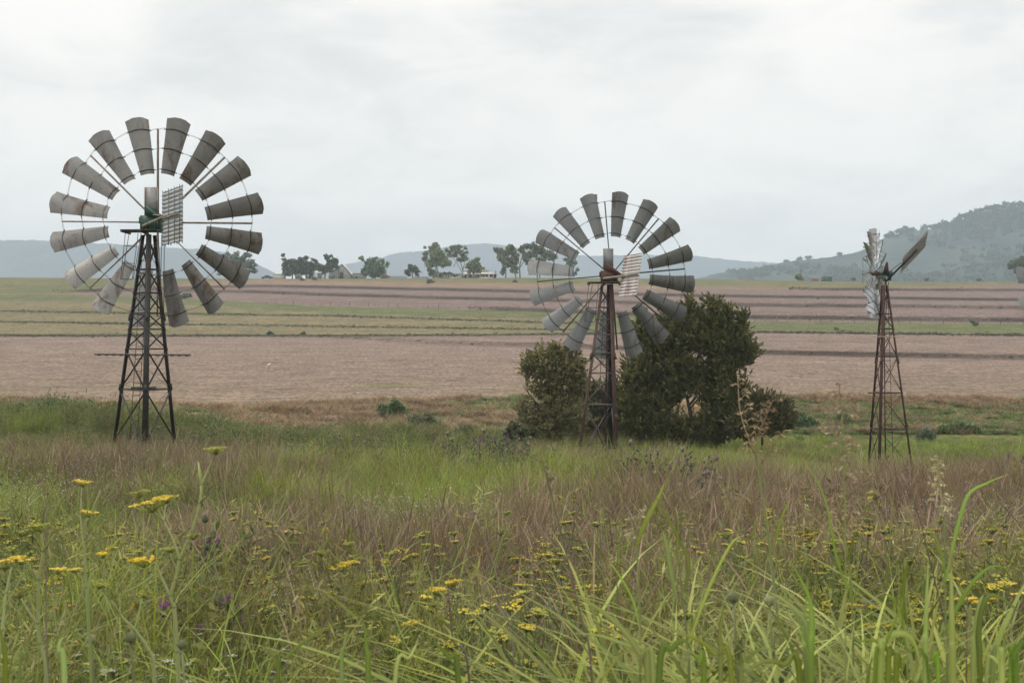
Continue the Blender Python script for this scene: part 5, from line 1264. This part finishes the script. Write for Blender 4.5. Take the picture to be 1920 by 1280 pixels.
FT=[tmpl(lambda m,r:t_fennel(m,r,3,(.5,.8)),51,M_flower,'fennel_plant'),tmpl(lambda m,r:t_fennel(m,r,2,(.55,.9)),52,M_flower,'fennel_plant'),tmpl(lambda m,r:t_fennel(m,r,4,(.45,.75)),53,M_flower,'fennel_plant'),tmpl(lambda m,r:t_fennel(m,r,2,(.5,.8),YEL,(.03,.06)),54,M_flower,'fennel_plant'),tmpl(lambda m,r:t_fennel(m,r,3,(.45,.8),YGR),55,M_flower,'fennel_plant')]
for (a,b,ra,rb,n,l) in FZ:
    n=int(n*1.2)
    for i in range(n):
        o=FT[rsf.randint(0,5)].copy(); px=a+rsf.normal()*ra*.6; d=max(3.8,b+rsf.normal()*rb*.7); x=(px-960)*d/F
        o.location=(x,d,gz(x,d)); o.rotation_euler=(rsf.normal()*.16,rsf.normal()*.16,rsf.rand()*6.28); q=rsf.uniform(.85,1.12); o.scale=(q,q,q)
        o.name='fennel_plant'; COL.objects.link(o); tag(o,l,'wildflower','yellow fennel plants in the meadow')
# thistles
TT=[tmpl(lambda m,r:t_thistle(m,r,3),61,M_flower,'thistle'),tmpl(lambda m,r:t_thistle(m,r,4),62,M_flower,'thistle'),tmpl(lambda m,r:t_thistle(m,r,3,(.4,.7)),63,M_flower,'thistle')]
for (a,b,ra,rb,n,l) in [(960,33,80,3.5,16,'purple-flowered thistle at the left end of the dark bushes'),(840,31,60,3,6,'purple-flowered thistle above the bright green grass left of centre'),(1212,25,28,1.5,5,'purple-flowered thistle in front of the dark bushes'),(620,40,110,5,9,'grey-green thistle right of the left windmill'),(275,40,60,3,6,'tall grey-green thistle at the foot of the left windmill'),(420,7,40,.8,2,'purple thistle in the near grass left of centre'),(1300,22,120,4,5,'thistle in the brown grass below the dark bushes')]:
    for i in range(n):
        o=TT[rsf.randint(0,3)].copy(); px=a+rsf.normal()*ra*.6; d=b+rsf.normal()*rb*.7; x=(px-960)*d/F
        o.location=(x,d,gz(x,d)); o.rotation_euler=(0,0,rsf.rand()*6.28); q=rsf.uniform(.95,1.35)*(1.1 if d>20 else .8); o.scale=(q,q,q)
        o.name='thistle'; COL.objects.link(o); tag(o,l,'wildflower','thistles in the meadow')
# ---------------------------------------------------------------- tall plants close to the camera
def curve(pts,n=14):
    P=np.array(pts,float); m=len(P)
    if m==2: return np.stack([P[0]+(P[1]-P[0])*t for t in np.linspace(0,1,n)])
    E=np.vstack([2*P[0]-P[1],P,2*P[-1]-P[-2]]); out=[]
    for i in range(m-1):
        p0,p1,p2,p3=E[i:i+4]
        for t in np.linspace(0,1,max(3,n//(m-1)+1))[:-1 if i<m-2 else None]:
            out.append(.5*((2*p1)+(-p0+p2)*t+(2*p0-5*p1+4*p2-p3)*t*t+(-p0+3*p1-3*p2+p3)*t**3))
    return np.array(out)
def Wd(px,py,d,dy=0): return W(px,py,d+dy)
def ground_to(pts,d):
    """carry a stem on down to the soil"""
    a=pts[0]; x=a[0]; return [np.array([x,a[1],gz(x,a[1])-.03])]+list(pts)
def plant_root(name,label,cat,px,d,group):
    x=(px-960)*d/F; return thing(name,label,cat,(x,d,gz(x,d)),group)
SG=(.42,.46,.19)
def big_fennel(label,d,stems,umbels,seed,sheaths=()):
    r=np.random.RandomState(seed); k=d/F; root=plant_root('fennel_plant',label,'wildflower',stems[0][0][0],d,'tall fennel plants close to the camera')
    dys=[]
    for i,st in enumerate(stems):
        dy=0 if i==0 else r.uniform(-.06,.06); m=MB()
        pts=[Wd(p[0],p[1],d,dy*min(1,j/2)) for j,p in enumerate(st)]; ws=[p[2]*k/2 for p in st]
        if i==0: pts=ground_to(pts,d); ws=[ws[0]*1.15]+ws
        P=curve(pts,22); wv=np.interp(np.linspace(0,1,len(P)),np.linspace(0,1,len(ws)),ws)
        m.poly(P,list(wv),7,c=np.array(SG)*r.uniform(.85,1.15)); 
        if i==0 or len(st)>2:
            for j in range(2,len(pts)-1): q=pts[j]; m.poly([q-[0,0,.004],q,q+[0,0,.004]],[ws[j]*1.0,ws[j]*1.25,ws[j]*1.0],7,c=(.3,.34,.13))
        build('stem',m,M_flower,root,smooth=True)
    for (px,py,rr,col) in umbels:
        m=MB(); c=Wd(px,py,d,r.uniform(-.05,.05))-np.array([0,0,rr*k*.25])
        umbel(m,r,c,rr*k,col,(.42,.46,.12),26,flat=.15); build('flower_head',m,M_flower,root)
    for (x0,y0,x1,y1,w_) in sheaths:
        m=MB(); a=Wd(x0,y0,d); b=Wd(x1,y1,d,r.uniform(-.04,.04)); m.poly([a,a*.5+b*.5+[0,0,.004],b],[w_*k*.5,w_*k*.45,w_*k*.12],6,c=(.42,.46,.16))
        for j in range(9):
            q=b+(a-b)*.1; e=b+r.normal(size=3)*[.014,.014,.012]+[0,0,.01]; m.poly([q,e],[.0008,.0004],3,c=(.2,.24,.07))
        build('leaf_sheath',m,M_flower,root,smooth=True)
    return root
Y2=(.84,.66,.05); YG2=(.42,.43,.08)
big_fennel('tallest fennel plant, forked stem rising left of centre with broad yellow heads',4.3,
 [[(334,1285,9),(332,1220,8.5),(326,1137,8),(319,1115,7.5),(330,1085,7),(337,1047,6.5),(360,995,5.5),(375,942,5),(377,909,4.5)],[(377,909,4),(388,884,3),(397,864,2.5)],[(319,1117,6),(302,1080,5),(292,1055,3.5)],[(337,1047,5),(324,1010,4),(307,976,3.4),(296,955,3)],[(307,976,3),(309,955,2.6),(314,942,2.4)],[(307,976,2.8),(280,950,2.4),(264,935,2)],[(331,1068,3),(322,1045,2.6),(319,1035,2)],[(350,1018,3),(358,1012,2.4)],[(292,1075,3.5),(262,1096,2.6),(232,1110,2)]],
 [(283,941,34,Y2),(312,931,22,Y2),(261,922,19,YG2),(270,1048,26,Y2),(405,840,21,YG2),(319,1027,17,YG2),(361,1003,15,YG2)],301,[(377,909,371,862,6),(375,942,389,928,4),(319,1140,350,1078,5)])
big_fennel('fennel plant with a plain green head, near the left edge',4.6,
 [[(88,1285,7),(75,1205,7),(71,1167,6.5),(73,1085,6),(81,1032,5),(77,1000,3.5)],[(71,1170,4),(50,1140,3.5),(36,1115,3)],[(75,1095,3),(64,1068,2.5)]],
 [(75,984,23,YG2),(36,1108,22,YG2)],302,[(82,1032,107,996,4.5),(72,1090,60,1062,4)])
big_fennel('fennel plant with flat yellow heads cut by the left edge',4.5,
 [[(-8,1285,7),(4,1180,6),(12,1110,5),(22,1062,3.5)],[(8,1140,3),(40,1080,2.4),(46,1058,2)]],
 [(12,1052,26,Y2),(40,1046,22,Y2),(24,1002,0.1,Y2)][:2],303)
big_fennel('slender fennel plant with two stacked yellow heads below the left windmill',5.6,
 [[(168,1285,5),(166,1180,5),(161,1100,4.6),(159,1010,4),(163,972,3)],[(160,1040,3),(152,985,2.6),(152,930,2.2),(154,908,1.8)],[(159,1010,3),(150,950,2.2)]],
 [(165,959,17,Y2),(155,902,18,Y2),(109,1066,17,Y2),(140,1066,13,Y2)],304,[(163,985,191,910,3.6),(160,1020,175,1000,3),(165,1000,192,958,3)])
big_fennel('fennel plant with one bent stem leaning left at the bottom left',4.1,
 [[(290,1285,7),(279,1220,7),(252,1180,6),(225,1152,5.5),(195,1108,4),(188,1096,3)],[(252,1180,3),(262,1140,2.4),(268,1118,2)]],
 [(187,1092,19,YG2),(268,1112,15,YG2)],305,[(225,1152,205,1120,4)])
big_fennel('small fennel plant with two yellow heads left of the forked one',6.2,
 [[(205,1285,4),(200,1150,4),(196,1080,3.4),(193,1048,2.4)],[(198,1110,2.5),(210,1062,2),(212,1030,1.6)]],
 [(193,1037,15,Y2),(212,1026,9,Y2),(33,1001,15,Y2)][:2],306)
big_fennel('fennel plant with a yellow head over green ones, left of centre',6.6,
 [[(640,1285,4),(650,1180,4),(645,1100,3.6),(640,1068,2.4)],[(648,1130,2.5),(665,1080,2),(668,1062,1.6)],[(645,1110,2.5),(612,1070,2),(602,1040,1.6)]],
 [(640,1059,22,Y2),(663,1052,12,Y2),(602,1033,18,YG2),(655,1018,11,YG2)],307)
big_fennel('fennel plant with crowded yellow heads at the centre of the near grass',5.6,
 [[(830,1285,5),(826,1200,5),(822,1140,4.4),(820,1112,3)],[(824,1160,3),(800,1125,2.4)],[(824,1150,3),(845,1108,2.4)]],
 [(820,1104,22,Y2),(798,1118,14,Y2),(848,1090,18,Y2),(776,1165,20,Y2),(812,1130,14,YG2)],308)
big_fennel('fennel plant with bright yellow heads just inside the right edge',5.0,
 [[(1900,1285,5),(1898,1200,5),(1885,1140,4),(1882,1106,3)],[(1897,1180,3),(1912,1125,2.4)],[(1893,1160,3),(1864,1130,2.4)]],
 [(1884,1094,20,Y2),(1912,1112,16,Y2),(1862,1122,16,Y2)],309)
big_fennel('fennel plant with wide orange yellow heads among the broad blades at the right',4.8,
 [[(1822,1285,5),(1815,1200,5),(1822,1150,4),(1818,1134,3)],[(1817,1170,3),(1838,1142,2.4)]],
 [(1812,1122,20,Y2),(1834,1128,18,Y2)],310)

def panicle(m,r,a,b,spread,col,n=22,droop=.5):
    """loose seed head from base a to tip b with spikelet branches"""
    a=np.array(a);b=np.array(b); L=np.linalg.norm(b-a); m.poly(curve([a,(a+b)/2+r.normal(size=3)*L*.03,b],8),[.0016]*7+[.0006] if False else list(np.linspace(.0026,.0010,len(curve([a,(a+b)/2,b],8)))),4,c=np.array(col)*.8)
    for i in range(n):
        f=(i+r.rand())/n; q=a+(b-a)*f; an=r.rand()*6.28; ln=spread*(1-f*.65)*r.uniform(.55,1.1)
        e=q+np.array([math.cos(an)*ln,math.sin(an)*ln,ln*r.uniform(.25,.7)]); mid=(q+e)/2+[0,0,ln*.12]; e[2]-=ln*droop*.4
        P=curve([q,mid,e],8); m.poly(P,list(np.linspace(.0013,.0008,len(P))),3,c=np.array(col)*.85)
        ks=r.randint(5,10); T=P[-1]+(P[len(P)//3]-P[-1])*r.rand(ks,1); T=T+r.normal(size=(ks,3))*.0025
        dr=np.tile((P[-1]-P[len(P)//2]),(ks,1)); dr/=np.linalg.norm(dr,axis=1)[:,None]+1e-9
        leaves(m,T,.0105,col,r,2.4,-.15,dirs=dr)
def leaf_blade(m,P,w_,c,r,fold=.25,roll=0.):
    """long blade with a pale midrib, slightly folded"""
    P=curve(P,20); n=len(P); t=np.linspace(0,1,n); T=np.gradient(P,axis=0); T/=np.linalg.norm(T,axis=1)[:,None]
    view=np.array([math.sin(roll),-math.cos(roll)*.9,.35]); S=np.cross(T,view); S/=np.linalg.norm(S,axis=1)[:,None]; N=np.cross(S,T)
    w_=w_*r.uniform(.75,1.05); P=P+np.cumsum(r.normal(size=P.shape),axis=0)*w_*.02*t[:,None]; ww=w_*np.clip(1-t**2.6,.02,1)*(.55+.45*np.clip(t*3.5,0,1))/2
    G=np.stack([P+S*ww[:,None]-N*ww[:,None]*fold,P+S*ww[:,None]*.12,P-S*ww[:,None]*.12,P-S*ww[:,None]-N*ww[:,None]*fold],1)
    C=np.array(c)[None,None]*np.array([1,1.35,1.35,.95])[None,:,None]*(.9+.25*t)[:,None,None]
    C=C*np.ones((n,4,3)); 
    if r.rand()<.4: C[-3:]=np.array((.35,.27,.10))
    m.grid(G,C)
GL=(.20,.26,.03); GL2=(.27,.32,.08); TAN=(.46,.34,.19)
def tall_grass(label,d,stem,leavs,pan=None,seed=0,sw=4,pcol=TAN,spread=.05,name='tall_grass_plant',npan=22):
    r=np.random.RandomState(seed); k=d/F; px0=stem[0][0] if stem else leavs[0][0][0][0]
    root=plant_root(name,label,'grass plant',px0,d,'tall broad-bladed grass plants close to the camera')
    if stem:
        m=MB(); pts=ground_to([Wd(p[0],p[1],d,.02*j) for j,p in enumerate(stem)],d); P=curve(pts,20); m.poly(P,list(np.linspace(sw*k*.6,sw*k*.32,len(P))),6,c=(.32,.36,.12)); build('stem',m,M_grass,root,smooth=True)
    for (pp,w_) in leavs:
        m=MB(); q=r.uniform(-.08,.08); P=[Wd(p[0],p[1],d,q*j/len(pp)) for j,p in enumerate(pp)]
        if pp[0][1]>1270: P=ground_to(P,d)
        leaf_blade(m,P,w_*k,np.array(GL if r.rand()<.6 else GL2)*r.uniform(.85,1.15),r,roll=r.uniform(-.5,.5)); build('leaf',m,M_grass,root,smooth=True)
    if pan:
        for (a,b) in pan:
            m=MB(); panicle(m,r,Wd(a[0],a[1],d,.04),Wd(b[0],b[1],d,.06),spread,pcol,npan); build('seed_head',m,M_dry,root)
    return root
tall_grass('tall seeding grass with an upright cream seed head right of the slim windmill',3.9,[(1776,1285),(1774,1175),(1772,1062),(1771,965)],
  [([(1773,1090),(1790,1010),(1814,930),(1850,905),(1896,886)],8),([(1774,1180),(1800,1130),(1830,1085),(1862,1062),(1893,1066)],9),([(1772,1075),(1760,1020),(1740,990),(1726,1000)],6)],[((1771,972),(1757,856))],401,5,(.50,.44,.24),.045,npan=30)
tall_grass('seeding grass with drooping tan sprays left of the cream seed head',4.2,[(1600,1285),(1598,1137),(1591,1044),(1577,987),(1579,935)],
  [([(1591,1050),(1600,1010),(1606,992)],9),([(1598,1120),(1570,1050),(1545,930),(1500,850)],7)],[((1579,945),(1634,888)),((1578,980),(1566,925)),((1580,1000),(1596,960))],402,4.5,TAN,.05,npan=16)
tall_grass('short seeding grass with a dull tan head between two taller ones',4.0,[(1702,1285),(1700,1150),(1697,1044)],
  [([(1700,1170),(1692,1120),(1697,1075),(1703,1050)],10),([(1700,1200),(1680,1130),(1655,1110)],7)],[((1697,1048),(1701,975))],403,4.5,(.40,.32,.16),.05)
tall_grass('tall seeding grass with a golden nodding head against the dark bushes',4.6,[(1470,1285),(1455,1130),(1440,1000),(1425,900),(1412,830)],
  [([(1445,1040),(1470,960),(1490,930)],7)],[((1414,850),(1383,700)),((1412,830),(1448,752)),((1428,870),(1470,808))],404,5.4,(.46,.34,.18),.06,npan=24)
tall_grass('pale blurred seeding grass with a high faint head left of the slim windmill',3.4,[(1585,1285),(1586,1100),(1584,950),(1582,840),(1578,780)],
  [],[((1583,790),(1574,716)),((1584,850),(1560,800)),((1584,900),(1610,830))],405,2.6,(.50,.38,.26),.05,npan=12)
tall_grass('leafy grass with a broad upright blade below the dark bushes',3.8,[(1200,1285),(1200,1175),(1196,1062),(1192,1015)],
  [([(1194,1022),(1212,975),(1235,930),(1249,896)],13),([(1200,1180),(1185,1120),(1150,1062),(1138,1058)],6)],[((1192,1021),(1184,965)),((1192,1010),(1212,952))],406,5,(.42,.36,.20),.035,npan=14)
tall_grass('leafy grass with crossed blades just right of the one below the dark bushes',3.6,[(1292,1285),(1290,1212),(1280,1120),(1271,1040)],
  [([(1284,1110),(1290,1050),(1262,990),(1219,916)],9),([(1268,1120),(1256,1060),(1250,1020),(1237,980)],11),([(1290,1210),(1330,1100),(1370,1020),(1394,1002)],7),([(1272,1060),(1270,1020),(1272,970)],7)],[((1271,1040),(1268,960))],407,5,(.34,.30,.14),.04,npan=10)
tall_grass('broad grass with a long blade arching far to the left at the bottom',3.3,None,
  [([(1215,1285),(1200,1225),(1160,1170),(1105,1128),(1048,1100)],16),([(1225,1285),(1210,1220),(1180,1210),(1125,1190),(1070,1185)],13),([(1235,1285),(1262,1215),(1285,1200),(1300,1225)],13)],None,408)
tall_grass('broad grass with stiff blades at the bottom between the arching ones',3.2,None,
  [([(1352,1285),(1350,1197),(1356,1150),(1362,1120)],13),([(1372,1285),(1340,1225),(1300,1195),(1255,1190)],12),([(1390,1285),(1400,1240),(1430,1215),(1470,1225)],12),([(1320,1285),(1310,1240),(1290,1222)],11)],None,409)
tall_grass('broad grass with a dark green blade swept left below the slim windmill',3.4,None,
  [([(1517,1285),(1515,1215),(1510,1164),(1470,1125),(1423,1100)],16),([(1520,1285),(1522,1180),(1516,1120),(1482,1052)],13),([(1512,1285),(1506,1190),(1519,1080)],9),([(1500,1285),(1470,1245),(1430,1240),(1400,1262)],14)],None,410)
tall_grass('broad grass with an arched pale blade below the slim windmill',3.2,None,
  [([(1650,1285),(1662,1200),(1697,1188),(1718,1212),(1731,1272)],16),([(1640,1285),(1655,1220),(1680,1160),(1700,1110)],8),([(1665,1285),(1672,1230),(1640,1200),(1600,1205)],12),([(1680,1285),(1690,1250),(1700,1225)],12)],None,411)
tall_grass('broad grass with two tall upright blades right of the arched pale one',3.3,None,
  [([(1735,1285),(1736,1180),(1738,1110),(1740,1044)],14),([(1787,1285),(1786,1200),(1786,1110),(1785,1028)],15),([(1760,1285),(1752,1240),(1768,1215)],12),([(1745,1285),(1700,1215),(1690,1120),(1675,1130)],9)],None,412)
tall_grass('broad grass with a blade crossing to the right edge',3.4,None,
  [([(1838,1285),(1835,1180),(1851,1119),(1885,1125),(1930,1168)],14),([(1825,1285),(1830,1180),(1838,1130),(1846,1112)],15),([(1860,1285),(1885,1215),(1925,1200)],13),([(1850,1285),(1862,1230),(1840,1180),(1800,1190)],11)],None,413)
tall_grass('broad grass clump in the bottom right corner',3.0,None,
  [([(1905,1285),(1900,1235),(1915,1205),(1940,1195)],16),([(1880,1285),(1870,1240),(1845,1225)],14),([(1895,1285),(1905,1225),(1890,1190)],13)],None,414)
tall_grass('short broad blades in the bottom left corner',3.6,None,
  [([(35,1285),(48,1220),(60,1190)],10),([(10,1285),(5,1200),(-10,1150)],12),([(120,1285),(110,1215),(118,1190)],14),([(170,1285),(165,1100),(190,1060)],9)],None,415)
tall_grass('broad blades arching left of centre at the bottom',3.7,None,
  [([(520,1285),(540,1230),(590,1190),(630,1172)],9),([(640,1285),(645,1210),(655,1172)],9),([(690,1285),(688,1220),(680,1150)],14),([(740,1285),(770,1230),(790,1196)],10),([(860,1285),(840,1230),(806,1195)],13)],None,416)
# dry wiry stems
def dry_stem(label,d,pts,w_,seed):
    r=np.random.RandomState(seed); k=d/F; root=plant_root('dry_stem',label,'dry stem',pts[0][0],d,'long dry stems close to the camera')
    m=MB(); P=curve(ground_to([Wd(p[0],p[1],d,.03*j) for j,p in enumerate(pts)],d),20); m.poly(P,list(np.linspace(w_*k*.6,w_*k*.2,len(P))),5,c=(.22,.17,.13)); build('stem',m,M_dry,root)
    m=MB(); panicle(m,r,P[-3],P[-1]+(P[-1]-P[-3])*.4,.02,(.34,.26,.18),7); build('seed_head',m,M_dry,root)
dry_stem('long dry stem leaning left across the brown grass, right of centre',3.8,[(1110,1285),(1085,1140),(1050,990),(1020,875)],5,501)
dry_stem('thin dry stem bowing left below the dark bushes',4.2,[(1170,1285),(1160,1130),(1142,970)],3.6,502)
dry_stem('dry stem slanting left of the cream seed head',4.4,[(1790,1285),(1742,1044),(1712,930),(1694,880)],3.4,503)
dry_stem('straight dry stem right of the cream seed head',4.2,[(1812,1285),(1814,1100),(1817,925)],3.8,504)
dry_stem('thin upright dry stem near the left edge',4.6,[(90,1285),(86,1150),(88,980),(80,900)],3.0,505)
dry_stem('reddish dry stem standing in the near grass left of centre',3.6,[(880,1285),(850,1200),(842,1120)],5,506)
dry_stem('dry stem bent right beside the reddish one',4.0,[(965,1285),(950,1150),(905,1000),(880,960)],3.6,507)
# thistle buds
def thistle_bud(label,d,px,py,rpx,seed):
    r=np.random.RandomState(seed); k=d/F; root=plant_root('thistle',label,'wildflower',px,d,'thistle buds close to the camera'); c=Wd(px,py,d); R=rpx*k
    g=np.array([c[0]+.02,c[1],gz(c[0],c[1])-.03]); m=MB(); P=curve([g,(g+c)/2+[.015,0,0],c-[0,0,R*.8]],10); m.poly(P,list(np.linspace(.005,.0032,len(P))),6,c=(.3,.33,.15))
    q=P[2:-2]; q=np.repeat(q,9,0)+r.normal(size=(len(q)*9,3))*.006; leaves(m,q,.075,(.19,.22,.08),r,4.0,.3); build('stem',m,M_weed,root)
    m=MB(); m.poly([c-[0,0,R],c-[0,0,R*.75],c-[0,0,R*.2],c+[0,0,R*.45],c+[0,0,R*.9]],[R*.25,R*.75,R,R*.8,R*.3],12,c=(.24,.26,.11))
    n=110; a=r.normal(size=(n,3)); a/=np.linalg.norm(a,axis=1)[:,None]; leaves(m,c+a*R*.92,R*.5,(.28,.31,.15),r,5,0,dirs=a); build('bud',m,M_weed,root)
thistle_bud('dark round thistle bud at the bottom left below the forked fennel',3.9,245,1194,11,601)
thistle_bud('smaller thistle bud left of the dark round one',4.0,171,1197,9,602)
thistle_bud('thistle bud touching the stem of the forked fennel',3.9,341,1207,9,603)
thistle_bud('dark round thistle bud among the broad blades at the right',3.9,1375,1118,11,604)
thistle_bud('thistle bud on a leafy stem beside the golden nodding seed head',4.2,1443,1125,10,605)
# tufts of broad blades closing the bottom of the picture
BT=[tmpl(lambda m,r:t_broad(m,r,8,(.6,1.0)),71,M_grass),tmpl(lambda m,r:t_broad(m,r,6,(.5,.9)),72,M_grass)]
r_=np.random.RandomState(9); P=[]
for i in range(420):
    d=r_.uniform(2.7,4.8); px=r_.uniform(1040,2050) if r_.rand()<.86 else r_.uniform(-150,1040)
    x=(px-960)*d/F; P.append((x,d,gz(x,d)))
n=len(P); s_=r_.uniform(.9,1.3,n)*np.where(np.array([960+F*p[0]/p[1]>1040 for p in P]),1.08,.85)
scatter('broad_grass','broad green grass blades closing the near edge of the meadow',P,np.stack([r_.normal(size=n)*.08,r_.normal(size=n)*.08,r_.rand(n)*6.28],1),np.stack([s_,s_,s_],1),r_.randint(0,2,n),BT)
HAZE=2.9e-4
# ---------------------------------------------------------------- haze
hz=MB(); hz.box((-3600,-420,-25),(3600,4330,320))
m,t,out=newmat('air_haze')
pv=t.n('ShaderNodeVolumePrincipled'); pv.inputs['Color'].default_value=(.74,.89,1.0,1); pv.inputs['Density'].default_value=HAZE; pv.inputs['Anisotropy'].default_value=0.0
t.l(pv.outputs[0],out.inputs['Volume'])
tag(build('haze',hz,m),label='pale blue haze in the air over the fields and hills',kind='stuff')
for o in bpy.data.objects:
    if '_o' in o: del o['_o']
